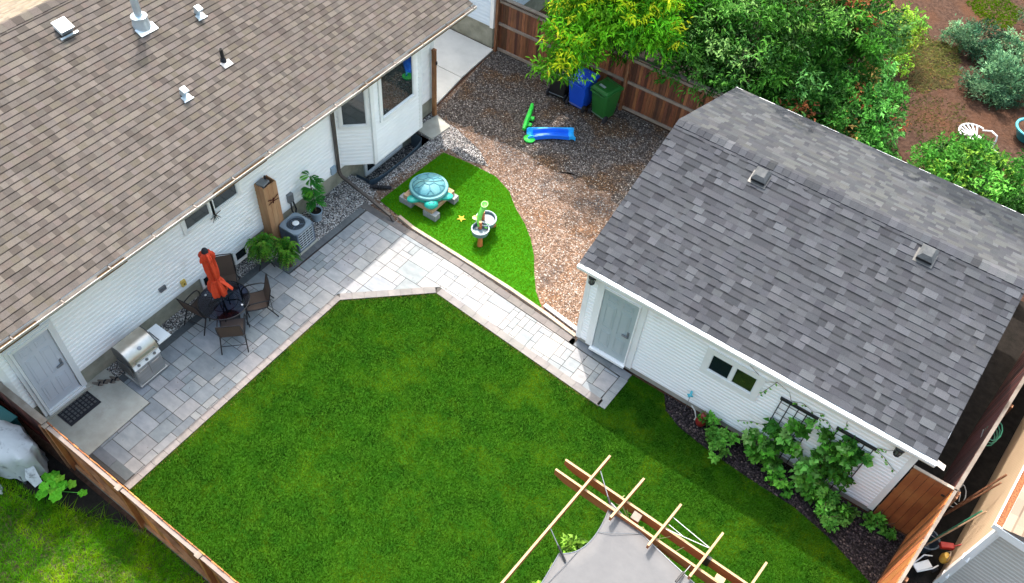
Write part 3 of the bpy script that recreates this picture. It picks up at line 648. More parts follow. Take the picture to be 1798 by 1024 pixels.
# ================================================================ GARAGE
GX0, GX1, GY0 = -4.66, 2.50, 11.05; GY1 = 17.95
gEY, gEZ, gS, gRY = 10.75, 2.89, .36, 14.47
garage = thing('garage', 'white sided garage with a grey shingle roof by the lawn', 'garage', (-1, 14.5, 0), world=True)
b = MB(); siding(b, (GX0, GY0), (GX1, GY0), .17, 2.86, (0, -1), .105); siding(b, (GX0, GY1), (GX0, GY0), .17, 2.80, (-1, 0), .105); siding(b, (GX1, GY0), (GX1, GY1), .17, 2.80, (1, 0), .105); siding(b, (GX1, GY1), (GX0, GY1), .17, 2.80, (0, 1), .105)
for x_, s_ in ((GX0, -1), (GX1, 1)):
    b.add([(x_+s_*.003, GY0, 2.78), (x_+s_*.003, gRY, 2.78+gS*(gRY-GY0)), (x_+s_*.003, GY1, 2.78)], [(0, 1, 2)])
obj('wall', b, M['siding'], garage)
b = MB().box(GX0+.01, GX1-.01, GY0+.01, GY0+.1, -.1, .17).box(GX0+.01, GX0+.1, GY0+.1, GY1, -.1, .17).box(GX1-.1, GX1-.01, GY0+.1, GY1, -.1, .17)
obj('foundation', b, M['concrete'], garage)
obj('corner_board', MB().box(GX0-.028, GX0+.09, GY0-.030, GY0, .15, 2.85).box(GX0-.03, GX0, GY0, GY0+.09, .15, 2.85), M['trim'], garage); obj('corner_board', MB().box(GX1-.09, GX1+.028, GY0-.030, GY0, .15, 2.85).box(GX1, GX1+.03, GY0, GY0+.09, .15, 2.85), M['trim'], garage)
gpal = [(c[0]**.9*.232, c[1]**.9*.243, c[2]**.9*.264) for c in [(.235, .235, .25), (.20, .20, .215), (.26, .26, .275), (.22, .22, .235), (.175, .175, .19), (.30, .30, .315), (.245, .245, .26), (.215, .215, .23)]]
gx0, gx1 = -4.80, 2.70; gl = gx1-gx0; gslen = math.hypot(gRY-gEY, gS*(gRY-gEY))
gv_ = Vector((0, 1, gS)).normalized(); gn_ = Vector((0, -gS, 1)).normalized(); gv2 = Vector((0, -1, gS)).normalized(); gn2 = Vector((0, gS, 1)).normalized()
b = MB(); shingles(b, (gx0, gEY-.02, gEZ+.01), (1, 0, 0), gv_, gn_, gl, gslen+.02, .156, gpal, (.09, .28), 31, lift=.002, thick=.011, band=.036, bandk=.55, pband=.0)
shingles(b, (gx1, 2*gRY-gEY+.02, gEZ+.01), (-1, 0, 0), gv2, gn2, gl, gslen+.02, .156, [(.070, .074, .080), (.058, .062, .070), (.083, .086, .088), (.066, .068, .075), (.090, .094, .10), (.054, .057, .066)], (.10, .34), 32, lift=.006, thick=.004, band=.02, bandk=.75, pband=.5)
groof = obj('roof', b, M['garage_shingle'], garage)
zr2 = gEZ+gS*(gRY-gEY)+.012; b = MB(); x = gx0; r = random.Random(4)
while x < gx1:
    c = paint(r.choice(gpal+[(.095, .098, .108), (.045, .047, .053)]), r, .08); xx = min(x+.165, gx1)
    for s_ in (1, -1):
        b.add([(x, gRY, zr2+.016), (xx, gRY, zr2+.028), (xx, gRY+s_*.15, zr2+.028-.15*gS), (x, gRY+s_*.15, zr2+.016-.15*gS)], [(0, 1, 2, 3) if s_ > 0 else (3, 2, 1, 0)], c)
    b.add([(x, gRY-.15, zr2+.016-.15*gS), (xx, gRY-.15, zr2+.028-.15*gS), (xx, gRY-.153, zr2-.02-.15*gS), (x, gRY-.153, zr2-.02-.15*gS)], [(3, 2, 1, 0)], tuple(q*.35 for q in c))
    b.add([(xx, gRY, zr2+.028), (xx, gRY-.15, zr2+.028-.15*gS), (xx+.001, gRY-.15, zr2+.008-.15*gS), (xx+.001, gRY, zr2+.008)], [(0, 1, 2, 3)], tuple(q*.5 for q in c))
    x += .165
obj('ridge_caps', b, M['garage_shingle'], groof)
b = MB(); fy = 2*gRY-gEY
b.add([(gx0, gEY, gEZ-.005), (gx1, gEY, gEZ-.005), (gx1, gRY, zr2-.03), (gx0, gRY, zr2-.03), (gx0, fy, gEZ-.005), (gx1, fy, gEZ-.005)], [(0, 1, 2, 3), (3, 2, 5, 4)])
b.add([(gx0, gEY, gEZ-.10), (gx1, gEY, gEZ-.10), (gx1, GY0, gEZ-.10), (gx0, GY0, gEZ-.10)], [(3, 2, 1, 0)])
for x_ in (gx0, gx1-.02):
    b.add([(x_, gEY, gEZ+.0), (x_, gEY, gEZ-.13), (x_, gRY, zr2-.16), (x_, gRY, zr2-.02), (x_+.02, gEY, gEZ+.0), (x_+.02, gEY, gEZ-.13), (x_+.02, gRY, zr2-.16), (x_+.02, gRY, zr2-.02)], [(0, 3, 2, 1), (4, 5, 6, 7), (1, 2, 6, 5), (0, 4, 7, 3)])
    b.add([(x_, fy, gEZ+.0), (x_, fy, gEZ-.13), (x_, gRY, zr2-.16), (x_, gRY, zr2-.02), (x_+.02, fy, gEZ+.0), (x_+.02, fy, gEZ-.13), (x_+.02, gRY, zr2-.16), (x_+.02, gRY, zr2-.02)], [(0, 1, 2, 3), (7, 6, 5, 4), (1, 5, 6, 2), (0, 3, 7, 4)])
b.box(gx0, gx1, fy, fy+.02, gEZ-.13, gEZ+.02)
obj('fascia', b, M['trim'], garage)
b = MB(); prof = [(gEY-.003, gEZ-.0), (gEY-.003, gEZ-.11), (gEY-.07, gEZ-.11), (gEY-.095, gEZ-.05), (gEY-.095, gEZ-.012), (gEY-.04, gEZ-.012), (gEY-.04, gEZ-.004), (gEY-.112, gEZ-.004), (gEY-.112, gEZ-.06), (gEY-.08, gEZ-.125), (gEY-.003, gEZ-.125)]
n = len(prof); vs = [(xx, y, z) for xx in (gx0-.0, gx1+.02) for y, z in prof]
b.add(vs, [(i, n+i, n+i+1, i+1) for i in range(n-1)] + [tuple(range(n)), tuple(range(2*n-1, n-1, -1))])
b.add([(gx0+.2, gEY-.005, gEZ-.0), (gx1, gEY-.005, gEZ-.0), (gx1, gEY-.108, gEZ-.002), (gx0+.2, gEY-.108, gEZ-.002)], [(0, 1, 2, 3)])
gg = obj('gutter', b, M['trim'], garage)
b = MB().cbox(2.80, 10.74, 2.84, .17, .13, .012, Matrix.Rotation(.25, 3, 'Y')).bar((2.74, 10.80, 2.80), (2.66, 11.1, 2.45), .06, .06); obj('downspout', b, M['gutter_tan'], gg, bevel=.006)
for vx, vy in ((-2.63, 14.08), (.89, 14.10)):
    P = Vector((vx, vy, gEZ+gS*(vy-gEY)+.02)); t_ = Matrix.Rotation(math.atan(gS), 4, 'X')
    b = MB(); b.add([(-.16, -.16, .10), (.16, -.16, .10), (.16, .16, .10), (-.16, .16, .10), (-.09, -.08, .17), (.09, -.08, .17), (.09, .12, .16), (-.09, .12, .16)], [(4, 5, 6, 7), (0, 1, 5, 4), (1, 2, 6, 5), (2, 3, 7, 6), (3, 0, 4, 7)])
    
    
    vv = obj('roof_vent', b.xf(Matrix.Translation(P) @ t_), mat('vent_grey', (.055, .06, .066), .7, c2=(.085, .09, .096), ns=9, spec=.2) if vx < 0 else bpy.data.materials['vent_grey'], groof)
    b = MB().box(-.19, .19, -.215, .1, .0, .010); obj('flashing', b.xf(Matrix.Translation(P) @ t_), M['steel_dk'], vv); obj('vent_throat', MB().box(-.152, .152, -.152, .152, .0, .098).xf(Matrix.Translation(P) @ t_), M['black'], vv)
dr = six_panel(garage, -3.80, GY0-.02, .83, .20, 2.03, (1, 0), (0, -1), 'gdoor', 1)
b = MB(); dx = -3.80
for (x0, x1, z0, z1, o) in ((dx-.60, dx-.46, .13, 2.36, .05), (dx+.46, dx+.60, .13, 2.36, .05), (dx-.46, dx+.46, 2.29, 2.36, .048), (dx-.46, dx-.42, .17, 2.29, .075), (dx+.42, dx+.46, .17, 2.29, .075), (dx-.42, dx+.42, 2.25, 2.29, .073), (dx-.46, dx+.46, .10, .17, .13)):
    b.box(x0, x1, GY0-o, GY0+.0, z0, z1)
obj('door_frame', b, M['trim'], dr, bevel=.004)
window(garage, (-1.14, GY0-.005), .50, 1.55, 2.08, (1, 0), (0, -1), fr=.14, proud=.045, panes=2, glass=['glass_dark', 'glass_green'])
for lx in (-4.52, 2.16):
    b = MB(); b.box(lx-.04, lx+.04, GY0-.03, GY0-.0, 2.28, 2.52); b.bar((lx, GY0-.02, 2.42), (lx, GY0-.12, 2.46), .02, .02)
    lm_ = obj('wall_lantern', b, M['black'], garage)
    b = MB().lathe([(.02, 2.58), (.09, 2.50), (.095, 2.48), (.085, 2.47)], 8, (lx, GY0-.14, 0)); b.lathe([(.0, 2.26), (.06, 2.27), (.065, 2.29)], 8, (lx, GY0-.14, 0))
    for k in range(8): a = k*math.pi/4; b.tube([(lx+.078*math.cos(a), GY0-.14+.078*math.sin(a), 2.48), (lx+.062*math.cos(a), GY0-.14+.062*math.sin(a), 2.28)], .007, 4)
    obj('lantern_cage', b, M['black'], lm_)
    obj('lantern_glass', MB().lathe([(.045, 2.29), (.06, 2.47)], 8, (lx, GY0-.14, 0)), M['lead'], lm_)

#PART2
# ================================================================ neighbouring houses
nb = thing('neighbour_house', 'pale blue sided house on a concrete base beyond the side walk', 'house', (-14, 19.5, 0), world=True)
b = MB(); siding(b, (-20.5, 18.985), (-12.82, 18.985), .74, 6.9, (0, -1), .13); siding(b, (-12.82, 18.97), (-12.82, 27), .74, 6.9, (1, 0), .13); obj('wall', b, M['blue_siding'], nb)
b = MB().box(-20.5, -12.84, 18.99, 19.1, -.1, .74).box(-12.94, -12.84, 19.1, 27, -.1, .74); obj('foundation', b, M['foundation'], nb)
b = MB().box(-12.92, -12.79, 18.93, 18.97, .72, 6.9).box(-12.82, -12.79, 18.97, 19.06, .72, 6.9); obj('corner_board', b, M['trim'], nb)
b = MB(); b.add([(-12.4, 18.55, 6.9), (-12.4, 27.4, 6.9), (-16.6, 27.4, 8.5), (-16.6, 18.55, 8.5), (-21, 18.55, 6.9), (-21, 27.4, 6.9), (-12.4, 18.55, 6.75), (-12.4, 27.4, 6.75)], [(0, 1, 2, 3), (3, 2, 5, 4), (6, 7, 1, 0)]); obj('roof', b, M['weather'], nb)

ng = thing('neighbour_garage', 'cream sided garage with a tan roof beyond the narrow side passage', 'garage', (4.09, 10.42, 0), R_(-5.5))
b = MB(); siding(b, (0, 9), (0, 0), .12, 2.72, (-1, 0), .10); w1 = obj('wall', b, M['cream_siding'], ng)
b = MB(); siding(b, (0, 0), (7, 0), .12, 2.72, (0, -1), .10)
b.add([(0, .003, 2.70), (7, .003, 2.70), (3.5, .003, 4.0)], [(0, 1, 2)]); obj('gable_wall', b, M['shaded_cream_siding'], ng)
b = MB().box(.01, .1, .02, 9, -.1, .12).box(.1, 7, .02, .1, -.1, .12); obj('foundation', b, M['foundation'], ng)
b = MB().box(-.03, .0, -.03, .09, .1, 2.72).box(-.0, .09, -.03, 0, .1, 2.72); obj('corner_board', b, M['trim'], ng)
b = MB().bar((-.02, -.10, 2.6), (-.02, -.10, .12), .075, .06).box(-.06, .06, -.14, 0, 1.3, 1.34).box(-.06, .06, -.14, 0, .5, .54); obj('downspout', b, M['trim'], ng)
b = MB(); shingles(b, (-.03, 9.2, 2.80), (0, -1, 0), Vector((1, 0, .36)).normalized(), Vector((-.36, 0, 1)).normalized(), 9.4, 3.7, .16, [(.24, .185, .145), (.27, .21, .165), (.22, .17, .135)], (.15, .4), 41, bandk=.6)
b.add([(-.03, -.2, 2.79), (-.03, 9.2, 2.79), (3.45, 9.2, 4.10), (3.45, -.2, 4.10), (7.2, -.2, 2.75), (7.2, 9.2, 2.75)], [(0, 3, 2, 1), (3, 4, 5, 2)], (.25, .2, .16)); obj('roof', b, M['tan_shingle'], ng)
b = MB(); prof = [(x_+.19, z_) for x_, z_ in [(-.22, 2.80), (-.22, 2.69), (-.30, 2.69), (-.335, 2.74), (-.335, 2.795), (-.355, 2.795), (-.355, 2.73), (-.31, 2.675), (-.22, 2.675)]]; n = len(prof)
vs = [(x, y, z) for y in (-.22, 9.2) for x, z in prof]; b.add(vs, [(i, n+i, n+i+1, i+1) for i in range(n-1)] + [tuple(range(n)), tuple(range(2*n-1, n-1, -1))])
b.box(-.16, -.03, -.225, -.2, 2.68, 2.81); b.box(-.03, 3.4, -.215, -.19, 2.6, 2.78); g3 = obj('gutter', b, M['trim'], ng)
obj('gutter_leaves', MB().box(-.142, -.033, -.18, 5, 2.70, 2.775), mat('gutter_leaf_litter', (.30, .12, .05), .9, c2=(.10, .04, .025), ns=35, bump=1, bs=50), g3)

# ================================================================ fences
BOARD = {}
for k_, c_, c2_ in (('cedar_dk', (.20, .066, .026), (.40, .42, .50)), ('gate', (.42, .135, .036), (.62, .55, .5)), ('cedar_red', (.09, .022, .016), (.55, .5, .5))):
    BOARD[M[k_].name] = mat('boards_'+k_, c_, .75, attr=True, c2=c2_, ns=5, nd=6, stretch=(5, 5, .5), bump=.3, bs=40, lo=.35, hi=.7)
def fence_run(name, label, A, B, h, m, facing, post_s=2.4, rail_z=(.12, .95, 1.72), bw=.14, posts=True, seed=0, base=0, cap=0, capm='weather', railm='weather', post_h=None, board_gap=.007, group=None, rail_d=.045):
    """boards one behind the other on one side; rails and posts on the 'facing' side"""
    A = Vector((*A, 0)); B = Vector((*B, 0)); d = B-A; L = d.length; d.normalize(); nn = Vector((d.y, -d.x, 0))*facing
    f = thing(name, label, 'fence', tuple(A), math.atan2(d.y, d.x), group); r = random.Random(seed); s_ = -facing     # local: x along, y = across
    b = MB(); x = 0
    while x < L-.01:
        w_ = min(bw, L-x); dz = r.uniform(-.012, .012); o = r.uniform(-.003, .003)
        tn = r.choice([.5, .75, 1, 1.25, 1.6]); b.box(x+board_gap/2, x+w_-board_gap/2, o-.009, o+.009, base+.04, h+dz, (tn, tn*r.uniform(.92, 1.18), tn*r.uniform(.85, 1.35))); x += bw
    obj('boards', b, BOARD.get(m.name, m), f)
    yo = s_*(.012+rail_d/2)
    for z in rail_z: obj('rail', MB().box(0, L, yo-rail_d/2, yo+rail_d/2, z-.035, z+.05), M[railm] if isinstance(railm, str) else railm, f)
    if cap: obj('cap_rail', MB().box(-.02, L+.02, s_*.03-cap/2, s_*.03+cap/2, h+.013, h+.048), M[capm], f, bevel=.004)
    if posts:
        n_ = max(1, round(L/post_s))
        for i in range(n_+1):
            x = min(max(.05, L*i/n_), L-.05); b = MB().box(x-.045, x+.045, s_*.012 if s_ > 0 else s_*.012-.12, s_*.012+.12 if s_ > 0 else s_*.012, 0, (post_h or h-.05))
            obj('post', b, m if not cap else M['cedar_dk'], f, bevel=.004)
    return f
# far fence behind the bins, with weathered rails on the yard side
fence_run('fence', 'tall dark brown board fence with grey rails behind the wheeled bins', (-12.70, 19.0), (3.3, 19.2), 1.85, M['cedar_dk'], 1, rail_z=(.08, .98, 1.74), seed=1, cap=.13, bw=.098, railm='farrail')
# near fence: rusty boards, rails and braces towards the left yard
nf = fence_run('fence', 'orange brown board fence between the patio and the left yard', (-10.95, 2.235), (-2.5, 2.16), 1.68, M['gate'], 1, rail_z=(.10, 1.56), bw=.15, seed=2, railm='cedar', posts=False)
for x0 in (.02, 2.06, 4.1, 6.14): p_ = obj('post', MB().box(x0-.045, x0+.045, -.10, -.012, 0, 1.60), M['gate'], nf, bevel=.004); obj('cap', MB().box(x0-.055, x0+.055, -.115, -.012, 1.655, 1.675), M['weather'], p_)
obj('top_rail', MB().box(.0, 8.44, -.085, -.012, 1.612, 1.65), M['pinegrey'], nf)
for i, x0 in enumerate((.06, 2.1, 4.14)): obj('brace', MB().bar((x0+.1, -.045, 1.5), (x0+1.9, -.045, .2), .04, .06, up=(0, 1, 0)), M['cedar'], nf)
obj('kick_board', MB().box(0, 8.44, -.06, -.015, .0, .09), M['weather'], nf)
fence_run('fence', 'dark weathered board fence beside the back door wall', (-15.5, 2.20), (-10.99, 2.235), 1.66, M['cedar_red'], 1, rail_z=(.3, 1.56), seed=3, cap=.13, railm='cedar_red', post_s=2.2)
# right side fence, passing the garage
PR0, PR1, PR2 = (2.55, 4.6), (3.33, 11.06), (4.30, 19.0)
fence_run('fence', 'bright orange board fence at the lawn corner beside the gate', PR0, PR1, 2.0, M['gate'], 1, rail_z=(.3, 1.0), seed=5, railm='gate', cap=.055, bw=.13, post_s=2.1, posts=True)
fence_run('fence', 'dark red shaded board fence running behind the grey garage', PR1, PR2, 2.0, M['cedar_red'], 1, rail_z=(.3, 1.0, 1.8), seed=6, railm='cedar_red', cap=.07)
gt = thing('gate', 'orange stained board gate between the garage corner and the side fence', 'gate', (2.56, 11.02, 0), 0)
b = MB(); x = 0; r = random.Random(2)
for i in range(5): b.box(i*.148+.004, (i+1)*.148-.004, -.01+r.uniform(-.002, .002), .012, .05, 2.05)
obj('boards', b, M['gate'], gt)
for z in (.3, 1.05, 1.85): obj('rail', MB().box(0, .74, .014, .05, z, z+.09), M['gate'], gt)
obj('cap', MB().box(-.01, .75, -.012, .05, 2.052, 2.075), M['timber'], gt)
obj('latch', MB().box(.66, .72, -.03, -.011, 1.75, 1.79), M['black'], gt)
# wooden post by the bay, timber edging, scattered boards
t = thing('wooden_post', 'tall brown wooden post standing beside the house corner', 'post', (-12.18, 15.27, 0))
obj('shaft', MB().box(-.05, .05, -.05, .05, 0, 2.2), M['cedar'], t, bevel=.005); obj('cap', MB().box(-.055, .055, -.055, .055, 2.2, 2.225), M['cedar_dk'], t); obj('hinge', MB().box(.05, .07, .0, .06, 1.75, 1.85), M['black'], t)
b = MB(); P = [(-10.35, 11.50), (-9.82, 11.41), (-8.2, 11.36), (-6.75, 11.30), (-5.6, 11.2), (-4.70, 11.08)]
for i in range(len(P)-1): b.bar((*P[i], .03), (*P[i+1], .03), .085, .09)
tag(obj('timber_edging', b, M['timber']), 'long pale timber edging strip between the walkway and the bright turf', 'edging')
tag(obj('loose_board', MB().bar((-5.78, 11.40, .045), (-4.75, 11.26, .045), .09, .05), M['white']), 'white painted board lying on gravel against the garage corner', 'board')

# ================================================================ patio furniture
def make_chair(label):
    t = thing('patio_chair', label, 'chair', group='patio chairs around the glass table')
    b = MB(); n = 7; W = .25
    prof = [(.24, .42), (.10, .40), (-.10, .385), (-.20, .40), (-.235, .46)]
    def sling(pr):
        m_ = MB(); k = len(pr)
        vs = [(x, y, z) for (x, z) in pr for y in (-W, W)] + [(x-.006, y, z-.012) for (x, z) in pr for y in (-W, W)]
        fs = [(2*i, 2*i+1, 2*i+3, 2*i+2) for i in range(k-1)] + [(2*k+2*i+2, 2*k+2*i+3, 2*k+2*i+1, 2*k+2*i) for i in range(k-1)]
        fs += [(2*i, 2*i+2, 2*k+2*i+2, 2*k+2*i) for i in range(k-1)] + [(2*i+3, 2*i+1, 2*k+2*i+1, 2*k+2*i+3) for i in range(k-1)]
        return m_.add(vs, fs)
    obj('seat', sling([(.26, .405), (.23, .425), (.10, .40), (-.10, .385), (-.21, .40)]), M['sling'], t, smooth=True)
    obj('backrest', sling([(-.21, .40), (-.25, .50), (-.29, .66), (-.325, .82), (-.35, .93)]), M['sling'], t, smooth=True)
    for s_ in (-1, 1):
        y = s_*.275
        obj('side_frame', MB().tube([(-.36, s_*.25, .94), (-.33, s_*.26, .82), (-.29, s_*.262, .64), (-.25, s_*.262, .48), (-.21, s_*.262, .39), (0, s_*.262, .375), (.25, s_*.262, .41)], .013, 8), M['chairmetal'], t, smooth=True)
        obj('leg', MB().tube([(.31, s_*.30, 0), (.27, s_*.29, .30), (.26, s_*.285, .50), (.22, s_*.285, .60), (.12, s_*.285, .64), (-.05, s_*.285, .645), (-.20, s_*.28, .63), (-.28, s_*.27, .60)], .014, 8), M['chairmetal'], t, smooth=True)
        obj('leg', MB().tube([(-.40, s_*.285, 0), (-.30, s_*.275, .20), (-.20, s_*.265, .385)], .014, 8), M['chairmetal'], t, smooth=True)
    obj('stretcher', MB().tube([(-.365, -.285, .07), (-.31, -.275, .18), (-.31, .275, .18), (-.365, .285, .07)], .009, 6), M['chairmetal'], t, smooth=True)
    obj('top_bar', MB().tube([(-.36, -.25, .94), (-.365, 0, .955), (-.36, .25, .94)], .012, 8), M['chairmetal'], t, smooth=True)
    return t
CT = Vector((-11.28, 6.61, 0))
chs = [((-10.76, 6.30), 135, 'brown sling patio chair nearest the lawn with its back to the grass'),
       ((-11.72, 6.30), 98, 'brown sling patio chair on the grill side of the glass table'),
       ((-10.93, 7.17), 236, 'brown sling patio chair on the fern side of the glass table'),
       ((-11.86, 7.12), -38, 'brown sling patio chair between the orange umbrella and the house wall')]
c0 = make_chair(chs[0][2]); c0.location = (*chs[0][0], .024); c0.rotation_euler.z = R_(chs[0][1])
for (p, a, l) in chs[1:]:
    c = copy_tree(c0); c.location = (*p, .024); c.rotation_euler.z = R_(a); c['label'] = l
t = thing('patio_table', 'round smoked glass patio table with a black rim', 'table', (CT.x, CT.y, .024))
gm = bpy.data.materials.new('smoked_glass'); gm.use_nodes = True; T = NT(gm); o_ = T.n('ShaderNodeOutputMaterial'); g1 = T.n('ShaderNodeBsdfTransparent'); g1.inputs[0].default_value = (.50, .54, .66, 1)
g2 = T.n('ShaderNodeBsdfGlossy'); g2.inputs['Roughness'].default_value = .06; fr_ = T.n('ShaderNodeFresnel'); fr_.inputs[0].default_value = 1.35; mm = T.n('ShaderNodeMixShader')
T.l(fr_.outputs[0], mm.inputs[0]); T.l(g1.outputs[0], mm.inputs[1]); T.l(g2.outputs[0], mm.inputs[2]); T.l(mm.outputs[0], o_.inputs[0])
obj('table_top', MB().lathe([(.03, .70), (.545, .70), (.545, .707), (.03, .707)], 48), gm, t, smooth=True)
obj('rim', MB().tube([(.555*math.cos(a*math.pi/24), .555*math.sin(a*math.pi/24), .70) for a in range(49)], .014, 8, cap=False), M['chairmetal'], t, smooth=True)
for k in range(4):
    a = math.pi/4+k*math.pi/2; ca, sa = math.cos(a), math.sin(a)
    obj('leg', MB().tube([(.44*ca, .44*sa, 0), (.40*ca, .40*sa, .35), (.36*ca, .36*sa, .6), (.30*ca, .30*sa, .685), (.06*ca, .06*sa, .685)], .014, 8), M['chairmetal'], t, smooth=True)
obj('ring', MB().tube([(.30*math.cos(a*math.pi/16), .30*math.sin(a*math.pi/16), .66) for a in range(33)], .009, 6, cap=False), M['chairmetal'], t)
for a in (200, 20): obj('glass_clip', MB().lathe([(.0, .72), (.022, .715), (.026, .708)], 10, (.44*math.cos(R_(a)), .44*math.sin(R_(a)), 0)), M['white'], t)
t = thing('patio_umbrella', 'closed orange red patio umbrella standing through the glass table', 'umbrella', (CT.x, CT.y, .024)); t.rotation_euler = (R_(1.5), R_(-1), 0)
obj('base', MB().lathe([(.24, 0), (.24, .03), (.20, .055), (.05, .08), (.03, .2)], 24), M['black'], t, smooth=True)
obj('pole', MB().tube([(0, 0, .05), (0, 0, 2.42)], .019, 10), M['chairmetal'], t, smooth=True)
def fold(tt, z, i): return 1+.20*math.sin(5*tt+z*1.3)+.13*math.sin(11*tt+2+z*2)+.05*math.sin(17*tt-z*5)
obj('canopy', MB().lathe([(.145, .98), (.165, 1.0), (.175, 1.10), (.165, 1.22), (.14, 1.34), (.105, 1.43), (.090, 1.47), (.105, 1.52), (.12, 1.65), (.125, 1.85), (.12, 2.02), (.115, 2.12), (.145, 2.14), (.15, 2.20), (.12, 2.28), (.07, 2.34), (0, 2.36)], 60, fn=fold), M['red'], t, smooth=True)
b = MB(); vs = []
b.add([(.05, .05, 1.45), (.12, .02, 1.42), (.30, .13, 1.16), (.22, .22, 1.10), (.10, .10, 1.15), (.16, .16, 1.28)], [(0, 1, 5), (1, 2, 5), (2, 3, 5), (3, 4, 5), (4, 0, 5)]); b.add([(.05, .05, 1.44), (.12, .02, 1.41), (.30, .13, 1.145), (.22, .22, 1.085), (.10, .10, 1.14)], [(4, 3, 2, 1, 0)])
obj('canopy_fold', b, M['red'], t); obj('tie_strap', MB().lathe([(.118, 1.45), (.122, 1.47), (.118, 1.49)], 30, fn=lambda a, z, i: 1+.1*math.sin(5*a)), M['red'], t)
obj('finial', MB().lathe([(.075, 2.335), (.07, 2.38), (.05, 2.42), (.0, 2.44)], 16), M['rubber'], t, smooth=True)

# grill, facing +x
t = thing('grill', 'stainless steel gas grill with its lid closed on the patio', 'grill', (-11.60, 4.53, .024))
obj('cabinet', MB().box(-.24, .24, -.33, .33, .10, .78), M['steel'], t, bevel=.008)
obj('base_shelf', MB().box(-.26, .275, -.35, .35, .045, .10), M['steel'], t, bevel=.006)
for sx in (-.2, .22):
    for sy in (-.28, .28): obj('caster', MB().lathe([(.03, 0), (.035, .02), (.03, .045)], 12, (sx, sy, 0)), M['black'], t)
for y0, y1 in ((-.315, -.006), (.006, .315)):
    d_ = obj('cabinet_door', MB().box(.241, .258, y0, y1, .12, .64), M['steel'], t, bevel=.003); obj('handle', MB().tube([(.262, y0+.05, .55), (.285, y0+.06, .55), (.285, y1-.06, .55), (.262, y1-.05, .55)], .010, 6), M['steel'], d_)
cp = obj('control_panel', MB().add([(.24, -.33, .66), (.29, -.33, .66), (.24, -.33, .82), (.24, .33, .66), (.29, .33, .66), (.24, .33, .82)], [(0, 1, 2), (5, 4, 3), (1, 4, 5, 2), (0, 3, 4, 1), (0, 2, 5, 3)]), M['alum'], t)
for y in (-.2, 0, .2):
    b = MB().lathe([(.034, 0), (.034, .012), (.024, .014), (.022, .035), (0, .036)], 16); b.xf(Matrix.Translation((.268, y, .735)) @ Matrix.Rotation(R_(72), 4, 'Y')); obj('knob', b, M['lead'], cp, smooth=True)
b = MB(); pr = [(.27, .80), (.27, .86), (.22, .99), (.10, 1.10), (-.06, 1.15), (-.22, 1.12), (-.27, 1.02), (-.27, .80)]; n = len(pr)
vs = [(x, y, z) for y in (-.34, .34) for x, z in pr]; b.add(vs, [(i, n+i, n+i+1, i+1) for i in range(n-1)] + [(n-1, 2*n-1, n, 0), tuple(range(n)), tuple(range(2*n-1, n-1, -1))])
ld = obj('lid', b, M['lidsteel'], t, smooth=True, bevel=.006)
for s_ in (-1, 1):
    b = MB(); q = [(x*1.02, z+.004) for x, z in pr]; b.add([(x, s_*.341, z) for x, z in q] + [(x, s_*.36, z) for x, z in q], [tuple(range(n)), tuple(range(2*n-1, n-1, -1))] + [(i, n+i, n+(i+1) % n, (i+1) % n) for i in range(n)]); obj('lid_end', b, M['steel_dk'], ld, bevel=.003)
obj('lid_handle', MB().tube([(.26, -.25, .89), (.32, -.25, .90), (.32, .25, .90), (.26, .25, .89)], .015, 8), M['steel'], ld, smooth=True)
b = MB().lathe([(.045, 0), (.045, .008), (.03, .012), (0, .012)], 20); b.xf(Matrix.Translation((.17, 0, 1.045)) @ Matrix.Rotation(R_(42), 4, 'Y')); obj('thermometer', b, M['lead'], ld, smooth=True)
obj('side_shelf', MB().box(-.23, .24, .365, .70, .80, .835), M['alum'], t, bevel=.006)
obj('side_shelf', MB().box(-.20, .22, -.385, -.36, .42, .80), M['steel_dk'], t, bevel=.006, label='folded down dark side shelf')
for k in range(2): obj('tool', MB().tube([(-.16, .42+k*.04, .85), (.18, .40+k*.045, .85)], .009, 6), M['steel_dk'], t)

b = MB().box(-12.28, -11.74, 2.72, 3.46, .036, .052)
b.k = 1
for i in range(5):
    for j in range(8): b.cbox(-12.18+i*.085, 2.79+j*.085, .056, .05, .05, .012)
dm = obj('doormat', b, [M['rubber'], M['steel_dk']]); tag(dm, 'black rubber doormat in front of the house door', 'doormat')
dm.rotation_euler = (0, 0, 0)
def shoe(x, y, a, label, grp):
    t = thing('slipper', label, 'slipper', (x, y, .036), a, grp)
    sole = [(.13*math.cos(k*math.pi/8)*(1 if math.cos(k*math.pi/8) > 0 else .95), .042*math.sin(k*math.pi/8)*(1 if math.cos(k*math.pi/8) > 0 else .8)) for k in range(16)]
    obj('sole', MB().prism(sole, 0, .02), M['weather'], t)
    obj('strap', MB().tube([(.05, -.042, .02), (.06, -.03, .055), (.06, 0, .068), (.06, .03, .055), (.05, .042, .02)], .014, 6), M['rubber'], t)
    return t
s0 = shoe(-12.17, 3.70, R_(25), 'slipper nearest the back door at the slab corner', 'slippers by the door')
for x, y, a, l in ((-12.13, 3.80, 20, 'second slipper from the door, beside its pair mate at the wall'), (-12.02, 3.90, 22, 'third slipper from the door, close to the grill'), (-12.0, 4.0, 15, 'slipper nearest the grill at the slab corner')):
    c = copy_tree(s0); c.location = (x, y, .036); c.rotation_euler.z = R_(a); c['label'] = l

